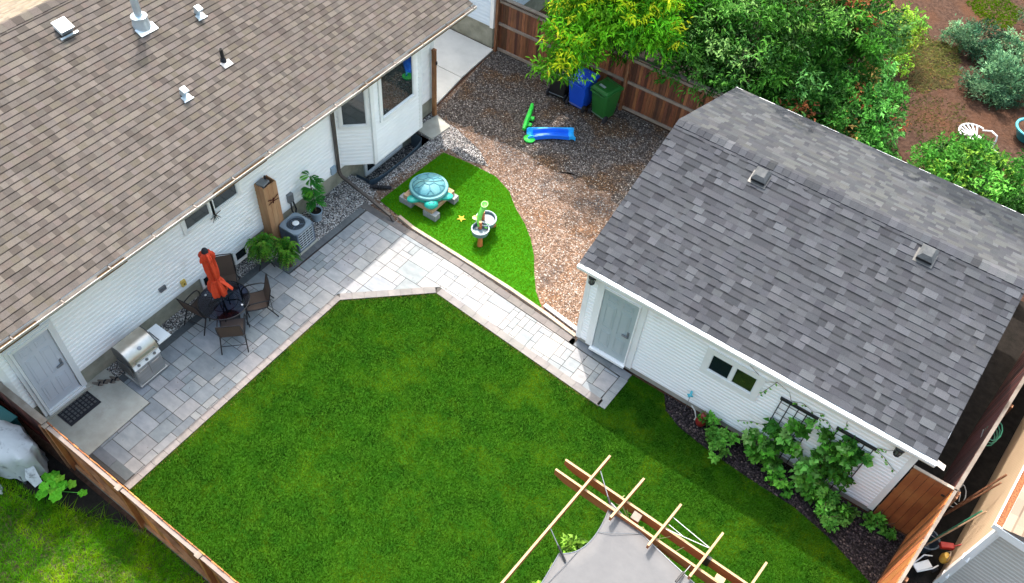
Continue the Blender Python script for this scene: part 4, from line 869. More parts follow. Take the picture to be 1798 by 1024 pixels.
# air conditioner
t = thing('air_conditioner', 'blue grey outdoor air conditioner unit standing on pebbles', 'air conditioner', (-11.71, 9.30, 0), R_(2))
obj('pad', MB().box(-.33, .33, -.33, .33, 0, .06), M['concrete'], t)
obj('core', MB().box(-.25, .25, -.25, .25, .06, .66), M['acdark'], t)
b = MB()
for sx in (-1, 1):
    for sy in (-1, 1): b.box(min(sx*.29, sx*.24), max(sx*.29, sx*.24), min(sy*.29, sy*.24), max(sy*.29, sy*.24), .06, .68)
b.box(-.29, .29, -.29, .29, .06, .12)
obj('casing', b, M['acblue'], t, bevel=.008)
for k in range(9): obj('louvre', MB().box(-.24, .24, -.285, -.265, .14+k*.058, .175+k*.058), M['acblue'], t)
for y in (-.24, -.12, 0, .12, .24): obj('grille_bar', MB().tube([(.285, y, .1), (.285, y, .66)], .006, 5), M['acwire'], t)
for z in (.14, .22, .30, .38, .46, .54, .62): obj('grille_bar', MB().tube([(.29, -.24, z), (.29, .24, z)], .009, 5), M['acwire'], t)
b = MB(); ring = [(.235*math.cos(a*math.pi/16), .235*math.sin(a*math.pi/16)) for a in range(32)]
sq = []
for a in range(32):
    an = a*math.pi/16; c_, s_ = math.cos(an), math.sin(an); k = .30/max(abs(c_), abs(s_)); k = min(k, .375); sq.append((k*c_, k*s_))
vs = [(x, y, .715) for x, y in ring] + [(x, y, .70) for x, y in sq] + [(x, y, .655) for x, y in sq] + [(x*.96, y*.96, .60) for x, y in ring]
b.add(vs, [(i, (i+1) % 32, 32+(i+1) % 32, 32+i)[::-1] for i in range(32)] + [(32+i, 32+(i+1) % 32, 64+(i+1) % 32, 64+i)[::-1] for i in range(32)] + [(96+i, 96+(i+1) % 32, (i+1) % 32, i)[::-1] for i in range(32)])
tp = obj('top_cover', b, mat('condenser_top', (.20, .245, .285), .5), t, smooth=True)
for rr in (.08, .13, .18, .22): obj('fan_guard', MB().tube([(rr*math.cos(a*math.pi/16), rr*math.sin(a*math.pi/16), .712) for a in range(33)], .003, 4, cap=False), M['acblue'], tp)
obj('fan_hub', MB().lathe([(0, .70), (.07, .70), (.085, .715), (.07, .73), (.0, .73)], 20), M['alum'], tp, smooth=True)
for k in range(3):
    a = k*2*math.pi/3+.4; b = MB().add([(.05*math.cos(a), .05*math.sin(a), .66), (.21*math.cos(a-.3), .21*math.sin(a-.3), .62), (.22*math.cos(a+.4), .22*math.sin(a+.4), .66), (.06*math.cos(a+1), .06*math.sin(a+1), .67)], [(0, 1, 2, 3)]); obj('fan_blade', b, M['acblue'], tp)
# tall wooden box post with a black lantern-like bin and a dragonfly
t = thing('timber_column', 'tall square cedar column with a metal dragonfly beside the air conditioner', 'column', (-12.19, 9.02, 0))
for (x0, x1, y0, y1, m_) in ((.135, .16, -.20, -.07, 0), (.135, .16, -.065, .065, 1), (.135, .16, .07, .20, 0), (-.16, -.135, -.20, .20, 1), (-.135, .0, -.20, -.175, 0), (.005, .135, -.20, -.175, 1), (-.135, .135, .175, .20, 0)):
    obj('board', MB().box(x0, x1, y0, y1, 0, 2.0+(.0 if m_ else -.012)), M['pallet_c'] if 'pallet_c' in M else M.setdefault('pallet_c', mat('column_cedar', (.46, .26, .13), .75, c2=(.36, .18, .085), ns=3, stretch=(2, 2, .3), bump=.2, bs=30)), t, bevel=.003)
b = MB().tube([(.17, -.0, 1.42), (.175, .02, 1.58)], .012, 6)
for s_ in (-1, 1):
    for z, zz in ((1.54, 1.60), (1.50, 1.46)): b.add([(.175, .01, z), (.18, .01+s_*.15, zz+.02), (.18, .01+s_*.17, zz-.01), (.175, .01, z-.03)], [(0, 1, 2, 3), (3, 2, 1, 0)])
obj('dragonfly', b, M['cedar_red'], t)
t = thing('speaker', 'small dark box sitting in the open top of the cedar column', 'speaker', (-12.19, 8.96, 1.80), R_(10))
obj('body', MB().box(-.11, .11, -.11, .13, .0, .24), M['lead'], t, bevel=.02); obj('grille', MB().box(.10, .115, -.085, .10, .04, .20), M['black'], t); obj('bracket', MB().box(-.02, .02, .10, .13, .2, .34), M['black'], t)

# ================================================================ vegetation tools
def rnd_unit(n, rg):
    v = rg.normal(size=(n, 3)); return v/np.linalg.norm(v, axis=1, keepdims=True)
def leaf_mesh(name, P, D, Nn, ln, wd, colr, m, fold_=.25):
    """each leaf a folded diamond: P base, D direction, Nn normal"""
    n = len(P); S_ = np.cross(D, Nn); S_ /= np.linalg.norm(S_, axis=1, keepdims=True)+1e-9
    U_ = np.cross(S_, D)
    ln = np.asarray(ln).reshape(-1, 1)*np.ones((n, 1)); wd = np.asarray(wd).reshape(-1, 1)*np.ones((n, 1))
    v = np.empty((n, 4, 3), np.float32)
    v[:, 0] = P; v[:, 1] = P+D*ln*.45+S_*wd*.5+U_*wd*fold_; v[:, 2] = P+D*ln-U_*ln*.18; v[:, 3] = P+D*ln*.45-S_*wd*.5+U_*wd*fold_
    me = bpy.data.meshes.new(name); me.vertices.add(4*n); me.vertices.foreach_set('co', v.ravel())
    me.loops.add(6*n); idx = (np.arange(n)*4)[:, None]+np.array([0, 1, 2, 0, 2, 3]); me.loops.foreach_set('vertex_index', idx.ravel().astype(np.int32))
    me.polygons.add(2*n); me.polygons.foreach_set('loop_start', (np.arange(2*n)*3).astype(np.int32)); me.polygons.foreach_set('loop_total', np.full(2*n, 3, np.int32))
    a = me.color_attributes.new('tab', 'FLOAT_COLOR', 'CORNER'); arr = np.ones((n, 6, 4), np.float32); arr[:, :, :3] = colr[:, None, :]; a.data.foreach_set('color', arr.ravel())
    me.materials.append(m); me.update(); me.validate(); return me
def crown(name, blobs, n_tw, per, ln, wd, pal, seed, droop=.3, tip=None, tipf=.12, spread=.8, shell=.55, twl=.28, clump=16, cr=.34, var=(.35, 1.6)):
    """leafy clumps spread over and inside ellipsoid blobs; each clump has its own tone, each twig a tuft of leaves"""
    rg = np.random.default_rng(seed); P, D, N_, C_, Ls = [], [], [], [], []
    vol = np.array([b_[3]*b_[4]*b_[5] for b_ in blobs])**.7; cnt = np.maximum(2, (n_tw/clump*vol/vol.sum()).astype(int)); pal = np.array(pal)
    for b_, nc in zip(blobs, cnt):
        u = rnd_unit(nc, rg); rr = shell+(1-shell)*rg.random(nc)**.5; rad = np.array(b_[3:6]); cc = np.array(b_[:3])+u*rr[:, None]*rad
        ccol = pal[rg.integers(0, len(pal), nc)]*(var[0]+(var[1]-var[0])*rg.random((nc, 1)))
        top = (u[:, 2] > -.3) & (rg.random(nc) < tipf)
        crad = cr*(.6+.8*rg.random(nc))*min(1, float(rad.mean())/.6)
        K = clump; ci = np.repeat(np.arange(nc), K); v_ = rnd_unit(nc*K, rg); v_[:, 2] = v_[:, 2]*.75+.15
        c = cc[ci]+v_*(crad[ci]*rg.random(nc*K)**.4)[:, None]
        out = u[ci]*.6+v_+np.array([0, 0, .3]); out /= np.linalg.norm(out, axis=1, keepdims=True); k = len(ci)
        tcol = ccol[ci]*(.8+.4*rg.random((k, 1)))
        if tip is not None:
            tt = top[ci] & (v_[:, 2] > -.1) & (rg.random(k) < .75); tcol[tt] = np.array(tip)[rg.integers(0, len(tip), nc)][ci][tt]*(.8+.4*rg.random((tt.sum(), 1)))
        for j in range(per):
            f = rg.random(k); base = c+out*(f*twl*.7)[:, None]+rg.normal(size=(k, 3))*twl*.18
            d = out*.5+rnd_unit(k, rg)*spread+np.array([0, 0, -droop]); d /= np.linalg.norm(d, axis=1, keepdims=True)
            nn = np.array([0, 0, 1.0])+rnd_unit(k, rg)*.7; P.append(base); D.append(d); N_.append(nn); C_.append(tcol*(.85+.3*rg.random((k, 1)))); Ls.append(.5+1.0*rg.random(k)**1.3)
    P = np.concatenate(P); L_ = np.concatenate(Ls)
    return leaf_mesh(name, P, np.concatenate(D), np.concatenate(N_), ln*L_, wd*L_, np.concatenate(C_).astype(np.float32), M['leaf'])
def inside(px, py, poly):
    r_ = np.zeros(len(px), bool); n = len(poly)
    for i in range(n):
        x1, y1 = poly[i]; x2, y2 = poly[(i+1) % n]
        c = ((y1 > py) != (y2 > py)) & (px < (x2-x1)*(py-y1)/((y2-y1) or 1e-9)+x1); r_ ^= c
    return r_
def grass(name, poly, dens, h, wd, m, seed, z=0., lean=.6, tone=(.6, 1.25), clump=0, grow=0, wall=None):
    rg = np.random.default_rng(seed); a = np.array(poly); x0, y0 = a.min(0); x1, y1 = a.max(0); n = int((x1-x0)*(y1-y0)*dens)
    x = rg.uniform(x0, x1, n); y = rg.uniform(y0, y1, n)
    if clump:
        k = rg.integers(0, n, n); pick = rg.random(n) < clump; x = np.where(pick, x[(k//6)*6 % n]+rg.normal(size=n)*.035, x); y = np.where(pick, y[(k//6)*6 % n]+rg.normal(size=n)*.035, y)
    ok = inside(x, y, poly); x, y = x[ok], y[ok]; n = len(x)
    an = rg.uniform(0, 2*np.pi, n); le = lean*rg.random(n)
    D = np.stack([np.cos(an)*le, np.sin(an)*le, np.ones(n)], 1); D /= np.linalg.norm(D, axis=1, keepdims=True)
    hh = h*(.55+.8*rg.random(n)); N_ = np.stack([np.cos(an+.7), np.sin(an+.7), np.full(n, .25)], 1)
    P = np.stack([x, y, np.full(n, z)], 1); S_ = np.cross(D, N_); S_ /= np.linalg.norm(S_, axis=1, keepdims=True)
    v = np.empty((n, 3, 3), np.float32); v[:, 0] = P-S_*wd/2; v[:, 1] = P+S_*wd/2; v[:, 2] = P+D*hh[:, None]+np.stack([np.cos(an), np.sin(an), -np.ones(n)*.3], 1)*(hh*lean*.5)[:, None]
    me = bpy.data.meshes.new(name); me.vertices.add(3*n); me.vertices.foreach_set('co', v.ravel()); me.loops.add(3*n); me.loops.foreach_set('vertex_index', np.arange(3*n, dtype=np.int32))
    me.polygons.add(n); me.polygons.foreach_set('loop_start', (np.arange(n)*3).astype(np.int32)); me.polygons.foreach_set('loop_total', np.full(n, 3, np.int32))
    t_ = (tone[0]+(tone[1]-tone[0])*rg.random(n)).astype(np.float32); yel = rg.random(n) < .06
    arr = np.ones((n, 3, 4), np.float32); arr[:, :, :3] = t_[:, None, None]; arr[yel, :, 0] *= 1.7; a_ = me.color_attributes.new('tab', 'FLOAT_COLOR', 'CORNER'); a_.data.foreach_set('color', arr.ravel())
    me.materials.append(m); me.update(); return me
stuff('lawn_grass', grass('lawn_grass', LAWN, 6500, .036, .009, M['grass'], 1, tone=(.45, 1.35)), None, 'mown dark green lawn grass filling the middle of the yard', 'grass')
EDGE = [(-9.70, 2.3), (-9.69, 8.57), (-8.06, 10.13), (-3.29, 9.80)]
for i_, (wd_, dn) in enumerate(((.05, 2600), (.16, 500))):
    ins = [(-9.70+wd_, 2.3), (-9.69+wd_, 8.57-wd_*.4), (-8.04, 10.13-wd_*1.1), (-3.29, 9.80-wd_)]
    stuff('dry_lawn_edge', grass('dry_edge', EDGE+ins[::-1], dn, .035, .010, mat('dry_blade', (.42, .26, .09), .8, c2=(.20, .22, .03), ns=2.5) if not i_ else bpy.data.materials['dry_blade'], 40+i_, tone=(.6, 1.2)), None, 'dried brownish grass along the paving edge' if not i_ else 'sparse yellowed blades near the paving edge', 'grass')
stuff('turf_grass', grass('turf_grass', TURF, 6000, .028, .011, M['turf'], 2, z=.006, tone=(.75, 1.15)), None, 'short bright green turf under the turtle sandbox', 'grass')
LY = [(-13, -1.5), (-4.5, -1.5), (-4.5, 2.1), (-8.6, 2.1), (-9.6, 1.75), (-10.6, 1.45), (-11.3, 1.3), (-13, 1.3)]
stuff('left_yard_grass', grass('yg', LY, 2600, .10, .014, M['wild'], 3, lean=1.0, tone=(.45, 1.4)), None, 'rough long grass in the left yard outside the orange fence', 'grass')
stuff('fence_weeds', grass('fw', [(-11.3, 1.1), (-10, 1.75), (-8.6, 2.12), (-4.5, 2.08), (-4.5, 1.5), (-8.3, 1.45), (-10, 1.0), (-11.2, .7)], 420, .26, .016, M['wild'], 4, lean=1.3, tone=(.35, 1.0)), None, 'tall dark weeds along the foot of the orange fence', 'weeds')

def tree(name, label, trunk, blobs, n_tw, per, ln, wd, pal, seed, cat='tree', group=None, limbs=7, **k):
    cx, cy = trunk[:2]; t = thing(name, label, cat, (cx, cy, 0), group=group, world=True); r = random.Random(seed)
    zt = trunk[2]; b = MB(); b.tube([(cx, cy, -.1), (cx+.05, cy-.03, zt*.4), (cx-.03, cy+.05, zt*.75), (cx, cy, zt)], [trunk[3], trunk[3]*.8, trunk[3]*.6, trunk[3]*.3], 9)
    tk = obj('trunk', b, M['bark'], t, smooth=True)
    for i in range(limbs):
        bl = blobs[i % len(blobs)]; z0 = zt*r.uniform(.35, .8); e = (bl[0]+r.uniform(-.5, .5)*bl[3], bl[1]+r.uniform(-.5, .5)*bl[4], bl[2]+r.uniform(-.2, .5)*bl[5])
        m_ = ((cx+e[0])/2+r.uniform(-.15, .15), (cy+e[1])/2+r.uniform(-.15, .15), (z0+e[2])/2+.15)
        obj('limb', MB().tube([(cx, cy, z0), m_, e], [trunk[3]*.4, trunk[3]*.25, .012], 6), M['bark'], t, smooth=True)
    obj('crown', crown(name, blobs, n_tw, per, ln, wd, pal, seed, **k), None, t)
    return t
#VEG
BRI = [(.14, .46, .015), (.18, .52, .018), (.10, .36, .015), (.22, .56, .02), (.06, .26, .012)]
DRK = [(.025, .11, .010), (.038, .15, .014), (.055, .20, .018), (.014, .06, .008), (.07, .23, .026), (.11, .29, .07)]
RED = [(.38, .13, .05), (.30, .10, .04), (.42, .28, .08)]
def bl(*a): return [tuple(x) for x in a]
tree('maple_tree', 'bright yellow green leafy tree hanging over the bins and fence', (-8.6, 20.1, 3.6, .12),
     bl((-8.9, 18.9, 3.2, 1.1, 1.1, .7), (-9.3, 17.7, 2.6, .7, .7, .4), (-8.95, 17.3, 2.2, .50, .42, .28), (-9.45, 17.0, 2.1, .40, .40, .28), (-7.9, 18.9, 3.2, .7, .6, .5), (-8.2, 19.7, 3.5, 1.1, 1.0, .8), (-9.5, 18.5, 3.1, .7, .8, .5), (-9.6, 20.1, 3.3, .9, .9, .6), (-7.5, 19.0, 2.9, .6, .5, .5), (-8.3, 19.4, 2.4, .8, .5, .6), (-9.6, 19.6, 2.4, .9, .6, .6)),
     3900, 9, .16, .040, BRI, 51, droop=.55, tip=[(.60, .72, .02), (.68, .70, .03), (.48, .66, .02)], tipf=.36, twl=.3, cr=.40)
tree('leafy_tree', 'dark green leafy tree with loose pale tips beside the bright tree', (-6.3, 20.9, 3.4, .12),
     bl((-6.6, 20.2, 2.9, .9, 1.0, .9), (-6.4, 19.2, 2.1, .8, .55, .55), (-5.5, 19.6, 2.3, .8, .7, .7), (-6.0, 21.4, 3.2, 1.2, 1.2, .9), (-5.0, 20.4, 2.6, .7, .8, .7), (-7.4, 20.3, 2.8, .7, .7, .7), (-6.9, 22.4, 3.3, 1.2, 1.2, .8), (-7.2, 19.7, 2.1, .7, .45, .5), (-6.9, 20.9, 1.6, .9, .6, .8), (-5.2, 20.7, 1.5, 1.0, .6, .8), (-8.2, 21.2, 2.4, .9, .7, .9)),
     4300, 9, .14, .042, DRK, 52, droop=.3, tip=[(.16, .38, .07), (.24, .44, .12), (.12, .34, .05)], tipf=.40, twl=.3, cr=.36)
tree('leafy_tree', 'dense dark tree with a few pinkish seed heads behind the garage ridge', (-4.0, 22.0, 3.4, .13),
     bl((-4.3, 21.3, 2.9, 1.1, 1.0, .9), (-4.3, 20.2, 2.1, .8, .6, .7), (-3.4, 22.0, 2.7, 1.0, 1.0, .9), (-3.6, 23.6, 2.8, 1.1, 1.2, .9), (-4.8, 23.0, 3.0, 1.2, 1.2, .9), (-3.0, 24.0, 2.1, .7, .8, .6), (-4.4, 25, 3.0, 1.1, 1.1, .8), (-3.9, 19.9, 1.5, .7, .4, .5), (-3.9, 21.0, 1.3, .9, .6, .7), (-4.6, 22.2, 1.9, 1.0, .6, .8), (-2.9, 22.6, 1.6, .8, .6, .7)),
     4200, 9, .14, .045, DRK, 53, droop=.3, tip=RED+[(.14, .34, .06), (.20, .40, .08)]*3, tipf=.32, twl=.3, cr=.36)
tree('viburnum_shrub', 'broad rounded shrub dotted with reddish leaf tips behind the garage roof', (-2.2, 21.1, 1.6, .07),
     bl((-2.6, 21.0, 1.6, .9, .8, .8), (-1.9, 21.6, 1.4, .8, .8, .7), (-1.5, 20.9, 1.1, .7, .6, .6), (-3.0, 20.2, 1.4, .8, .5, .8), (-1.9, 20.2, .9, .9, .5, .6), (-2.3, 22.5, 1.5, .8, .8, .6), (-.8, 20.4, .7, .6, .5, .5)),
     2300, 8, .12, .05, [(.06, .22, .03), (.05, .18, .025), (.09, .30, .045), (.13, .36, .08), (.03, .12, .015)], 54, cat='shrub', tip=RED, tipf=.16, twl=.22, limbs=5, cr=.28)
tree('yellow_leaf_shrub', 'small lime yellow shrub at the edge of the mulched far garden', (-2.5, 26.6, .9, .04),
     bl((-2.7, 26.9, .9, .7, .7, .6), (-2.3, 26.1, .8, .5, .5, .5)), 420, 8, .12, .05, [(.20, .36, .03), (.12, .30, .04), (.30, .38, .04)], 55, cat='shrub', tip=[(.55, .50, .03)], tipf=.3, limbs=3)
tree('hedge_shrub', 'glossy green hedge shrub behind the white garden chair', (1.0, 21.4, 1.1, .05),
     bl((.2, 21.0, .8, .8, .7, .6), (1.0, 21.6, 1.0, .8, .8, .7), (1.9, 21.4, .9, .8, .8, .7), (.7, 20.4, .7, .9, .6, .6), (1.7, 20.6, .8, .9, .6, .7), (-.2, 20.3, .6, .6, .5, .5), (1.0, 22.6, .7, .7, .5, .5)), 2000, 8, .12, .05,
     [(.07, .26, .03), (.05, .19, .02), (.09, .30, .04), (.12, .34, .05), (.03, .12, .015)], 56, cat='shrub', tip=[(.22, .42, .05)], tipf=.15, twl=.2, limbs=4, cr=.28)
tree('hedge_shrub', 'glossy green hedge shrub at the far right below the teal pot', (3.2, 21.2, 1.1, .05),
     bl((2.9, 21.3, 1.0, .9, .9, .8), (3.8, 21.0, .9, .9, .9, .8), (2.6, 22.4, .8, .8, .7, .6)), 900, 8, .12, .05,
     [(.07, .26, .03), (.05, .19, .02), (.12, .36, .05), (.03, .12, .015)], 57, cat='shrub', twl=.2, limbs=3, cr=.28)
# unseen tall trees added for their shadow; crowns above the picture shade the gravel and the back slope of the garage roof
tree('added_shade_tree', 'added tall tree with its crown out of view, placed to shade the gravel', (-10.7, 20.7, 9.6, .12),
     bl((-10.3, 20.0, 9.6, 1.4, 1.3, 1.1), (-11.6, 20.3, 9.2, 1.0, 1.0, .8), (-9.2, 20.6, 10.2, .9, .9, .8)), 800, 8, .28, .14, DRK, 58, limbs=6, cr=.6, twl=.4)
tree('added_shade_tree', 'added tall tree with its crown out of view, placed to shade the garage roof', (-3.6, 25.2, 9.6, .09),
     bl((-.5, 20.2, 9.4, .9, .6, .5), (-1.9, 20.5, 9.6, .8, .45, .5), (-3.4, 21.0, 9.6, .7, .5, .5), (.3, 19.6, 9.2, .6, .6, .4), (-5.4, 20.9, 9.4, .8, .45, .5)), 420, 8, .26, .13, DRK, 59, limbs=6, cr=.45, twl=.35)
JUN = [(.085, .20, .10), (.12, .26, .13), (.05, .14, .075), (.16, .31, .16), (.028, .08, .045)]
def juniper(x, y, blobs, label, seed, n):
    t = thing('juniper_bush', label, 'bush', (x, y, 0), group='blue green junipers in the far garden', world=True)
    for i in range(4): a = i*1.6+seed; obj('stem', MB().tube([(x, y, 0), (x+.5*math.cos(a), y+.5*math.sin(a), .25), (x+.8*math.cos(a), y+.8*math.sin(a), .3)], [.04, .025, .01], 6), M['bark'], t)
    obj('foliage', crown('jun', blobs, n, 9, .085, .034, JUN, seed, droop=-.2, spread=.6, shell=.5, twl=.26, clump=14, cr=.20), None, t)
juniper(-.4, 29.0, bl((-1.0, 29.0, .4, .5, .45, .3), (-.5, 29.2, .5, .6, .5, .4), (.1, 29.2, .5, .6, .5, .4), (-.1, 28.6, .35, .5, .4, .3)), 'spreading blue green juniper farthest left in the mulched garden', 61, 800)
juniper(.6, 27.6, bl((.2, 27.2, .35, .5, .45, .3), (.7, 27.7, .5, .6, .5, .45), (1.2, 27.4, .45, .6, .5, .4), (.4, 26.7, .3, .45, .35, .25), (1.0, 26.9, .35, .5, .4, .3)), 'large blue green juniper just above the white garden chair', 62, 1000)
juniper(.9, 32.3, bl((.6, 32.3, .5, .6, .6, .4), (1.2, 31.8, .5, .6, .6, .4), (1.4, 33, .5, .8, .7, .5)), 'blue green juniper at the top right garden edge', 63, 500)
juniper(1.4, 29.2, bl((.8, 29.0, .45, .6, .5, .4), (1.4, 29.2, .55, .7, .6, .5), (2.0, 28.6, .55, .7, .7, .5), (1.8, 29.8, .5, .7, .6, .5)), 'blue green juniper between its two neighbours near the right edge', 64, 900)
stuff('garden_dry_grass', grass('dg', wavy([(-2.6, 28.0), (-1.9, 29.0), (-1.0, 29.2), (-.5, 27.9), (-.5, 26.6), (-1.3, 25.8), (-1.9, 26.0), (-2.3, 27.0)], .15, 5, 6), 700, .11, .03, M['dry'], 6, z=-.02, lean=1.2, tone=(.6, 1.2)), None, 'yellowing dry grass patch in the far mulched garden', 'grass')
stuff('garden_moss', grass('gm', [(-1.6, 32.2), (-.8, 33.6), (.3, 33.0), (.2, 31.4), (-.6, 31.2)], 500, .10, .03, M['turf'], 7, z=-.02, lean=1.2, tone=(.3, .7)), None, 'bright green ground cover at the top of the far garden', 'ground cover')
stuff('garden_weeds', grass('gw', [(-1.9, 25.6), (.1, 26.2), (.9, 24.8), (-.3, 23.4), (-1.4, 24.2)], 160, .10, .028, M['dry'], 77, z=-.02, lean=1.2, tone=(.35, .9)), None, 'sparse weeds on the brown far garden soil', 'weeds')
stuff('garden_clump', grass('gc', [(-1.6, 29.9), (-1.1, 30.5), (-.7, 30.2), (-1.1, 29.6)], 500, .12, .03, M['turf'], 8, z=-.02, lean=1.2, tone=(.3, .6)), None, 'small bright green clump above the left juniper', 'ground cover')

# ferns and pots
def fern(x, y, z, R0, label, seed, n=46, grp=None, stand=True):
    t = thing('potted_fern', label, 'fern', (x, y, 0), world=True); r = random.Random(seed); P, D, N_, C_ = [], [], [], []
    ph = .26; zb = z-ph
    obj('pot', MB().lathe([(.09, zb), (.13, zb+ph), (.14, zb+ph), (.14, zb+ph-.02), (.11, zb+ph-.03), (0, zb+ph-.03)], 20, (x, y, 0)), M['potbrown'], t, smooth=True)
    if stand:
        for k in range(3): a = k*2.1+.5; obj('stand_leg', MB().tube([(x+.1*math.cos(a), y+.1*math.sin(a), zb+.02), (x+.16*math.cos(a), y+.16*math.sin(a), zb*.5), (x+.22*math.cos(a), y+.22*math.sin(a), .02)], .012, 6), M['black'], t)
    pal = [(.06, .20, .02), (.11, .28, .025), (.04, .13, .014), (.17, .36, .04)]
    for i in range(n):
        a = r.uniform(0, 6.28); L = R0*r.uniform(.6, 1.1); rise = r.uniform(.5, 1.9); c = pal[r.randrange(4)]; prev = Vector((x, y, z))
        for k in range(11):
            f = (k+1)/11; p = Vector((x+math.cos(a)*L*f, y+math.sin(a)*L*f, z+rise*.30*math.sin(f*2.3)-f*f*.16)); d = (p-prev).normalized(); sd_ = Vector((-math.sin(a), math.cos(a), 0))
            for s_ in (-1, 1):
                dd = (sd_*s_+d*.5+Vector((0, 0, -.25))).normalized(); P.append(p); D.append(dd); N_.append((0, 0, 1)); C_.append([q*r.uniform(.75, 1.2) for q in c])
            prev = p
    f_ = np.array([ .03+.05*math.sin(((i//2) % 11+1)/12*3.1) for i in range(len(P))])
    obj('fronds', leaf_mesh('fern', np.array(P), np.array([tuple(q) for q in D]), np.array(N_, float), f_*1.3, f_*.55, np.array(C_, np.float32), M['leaf']), None, t)
fern(-11.80, 8.26, .52, .40, 'large bushy fern in a stand pot against the cedar column', 5, 60)
fern(-11.38, 8.62, .30, .34, 'smaller bushy fern in front of the air conditioner', 6, 46, stand=False)
t = thing('potted_plant', 'tall leafy plant in a blue grey pot on the pebbles', 'potted plant', (-11.93, 10.17, 0), world=True)
px, py = -11.93, 10.17
obj('pot', MB().lathe([(.11, .01), (.155, .29), (.165, .30), (.165, .325), (.145, .325), (.14, .29), (0, .285)], 24, (px, py, 0)), M['potgrey'], t, smooth=True)
obj('potting_soil', MB().lathe([(.138, .30), (0, .305)], 16, (px, py, 0)), M['darksoil'], t)
obj('stem', MB().tube([(px, py, .28), (px-.03, py+.02, .7), (px-.10, py+.05, 1.05), (px-.12, py+.10, 1.35)], [.022, .018, .014, .008], 8), M['bark'], t)
r = random.Random(4); P, D, N_, C_, L_ = [], [], [], [], []
for i in range(34):
    f = r.random(); a = r.uniform(0, 6.28); z = .45+f*.95; base = Vector((px-.12*f, py+.08*f, z)); d = Vector((math.cos(a)+.25, math.sin(a), r.uniform(-.1, .6))).normalized(); Lf = r.uniform(.22, .36); c = r.choice([(.04, .22, .03), (.07, .32, .04), (.14, .45, .04), (.03, .15, .025)])
    for k in range(9):
        p = base+d*Lf*(k+1)/9+Vector((0, 0, -.10*((k+1)/9)**2)); sd_ = d.cross(Vector((0, 0, 1))).normalized()
        for s_ in (-1, 1): P.append(p); D.append((sd_*s_*.8+d*.7+Vector((0, 0, -.2))).normalized()); N_.append((0, 0, 1)); C_.append([q*r.uniform(.8, 1.2) for q in c]); L_.append(.12*math.sin((k+2)/11*3.14))
L_ = np.array(L_); obj('leaves', leaf_mesh('pl', np.array([tuple(q) for q in P]), np.array([tuple(q) for q in D]), np.array(N_, float), L_, L_*.38, np.array(C_, np.float32), M['leaf']), None, t)

# ================================================================ toys
t = thing('turtle_sandbox', 'teal turtle shaped sandbox with a pale shell lid on a raised base', 'sandbox', (-10.12, 12.44, .0), R_(-45))   # local +x points to the head
# base
for (x, y) in ((.56, .0), (.0, .56), (.0, -.56), (-.56, 0)):
    b = MB().box(-.20, .20, -.10, .10, 0, .19); b.xf(Matrix.Translation((x, y, .01)) @ Matrix.Rotation(R_(45), 4, 'Z')); obj('cinder_block', b, M['blockgrey'], t, bevel=.006)
rq = Matrix.Rotation(R_(45), 4, 'Z')
for i, (x0, x1, y0, y1) in enumerate(((-.47, .47, .41, .47), (-.47, .47, -.47, -.41), (-.47, -.41, -.41, .41), (.41, .47, -.41, .41))): obj('base_board', MB().box(x0, x1, y0, y1, .20, .33).xf(rq), M['pallet'], t, bevel=.004)
for i in range(7): obj('deck_board', MB().box(-.41+i*.117, -.297+i*.117, -.41, .41, .30, .325).xf(rq), M['pallet'], t)
obj('basin', MB().lathe([(.36, .33), (.44, .36), (.455, .50), (.45, .53)], 40), M['teal'], t, smooth=True)
for (x, y, a) in ((.22, .36, 75), (.22, -.36, -75)):
    b = MB().lathe([(0, 0), (.13, .0), (.165, .03), (.165, .08), (.12, .12), (0, .13)], 20, sx=1.45, sy=.85); b.xf(Matrix.Translation((x, y, .33)) @ Matrix.Rotation(R_(a), 4, 'Z')); obj('leg', b, M['teal'], t, smooth=True)
b = MB().lathe([(0, 0), (.12, .01), (.175, .07), (.165, .14), (.11, .19), (0, .21)], 24, (.50, 0, .31), sx=.9, sy=1.05); hd = obj('head', b, M['teal'], t, smooth=True)
for s_ in (-1, 1): obj('eye', MB().lathe([(0, .522), (.022, .515), (.028, .495)], 10, (.56, s_*.05, -.005)), M['shelldark'], hd, smooth=True)
obj('lid', MB().lathe([(.49, .50), (.505, .515), (.505, .55), (.485, .575), (.43, .575), (.415, .60), (.36, .65), (.26, .70), (.13, .728), (0, .737)], 48), M['shellblue'], t, smooth=True)
lid = kids(t)[-1] if False else None
def shell_z(r_): return np.interp(r_, [0, .13, .26, .36, .415, .43], [.737, .728, .70, .65, .60, .577])+.003
def groove(pts, w_=.0105):
    q = []
    for i in range(len(pts)-1):
        for k in range(6):
            f = k/6; x = pts[i][0]*(1-f)+pts[i+1][0]*f; y = pts[i][1]*(1-f)+pts[i+1][1]*f; q.append((x, y, float(shell_z(math.hypot(x, y)))))
    x, y = pts[-1]; q.append((x, y, float(shell_z(math.hypot(x, y))))); return MB().tube(q, w_, 5)
lidobj = [c for c in kids(t) if c.name.startswith('lid')][0]
hx = [(.14*math.cos(R_(60*k)), .14*math.sin(R_(60*k))) for k in range(6)]
g_ = MB()
gs = [hx+[hx[0]]] + [[hx[k], (.29*math.cos(R_(60*k)), .29*math.sin(R_(60*k)))] for k in range(6)]
for k in range(6):
    a = 60*k; gs.append([(.29*math.cos(R_(a)), .29*math.sin(R_(a))), (.40*math.cos(R_(a+14)), .40*math.sin(R_(a+14)))]); gs.append([(.29*math.cos(R_(a)), .29*math.sin(R_(a))), (.40*math.cos(R_(a-14)), .40*math.sin(R_(a-14)))])
ring_ = [(.405*math.cos(R_(a)), .405*math.sin(R_(a))) for a in range(0, 361, 15)]; gs.append(ring_)
for q in gs: m_ = groove(q); g_.add(m_.v, m_.f)
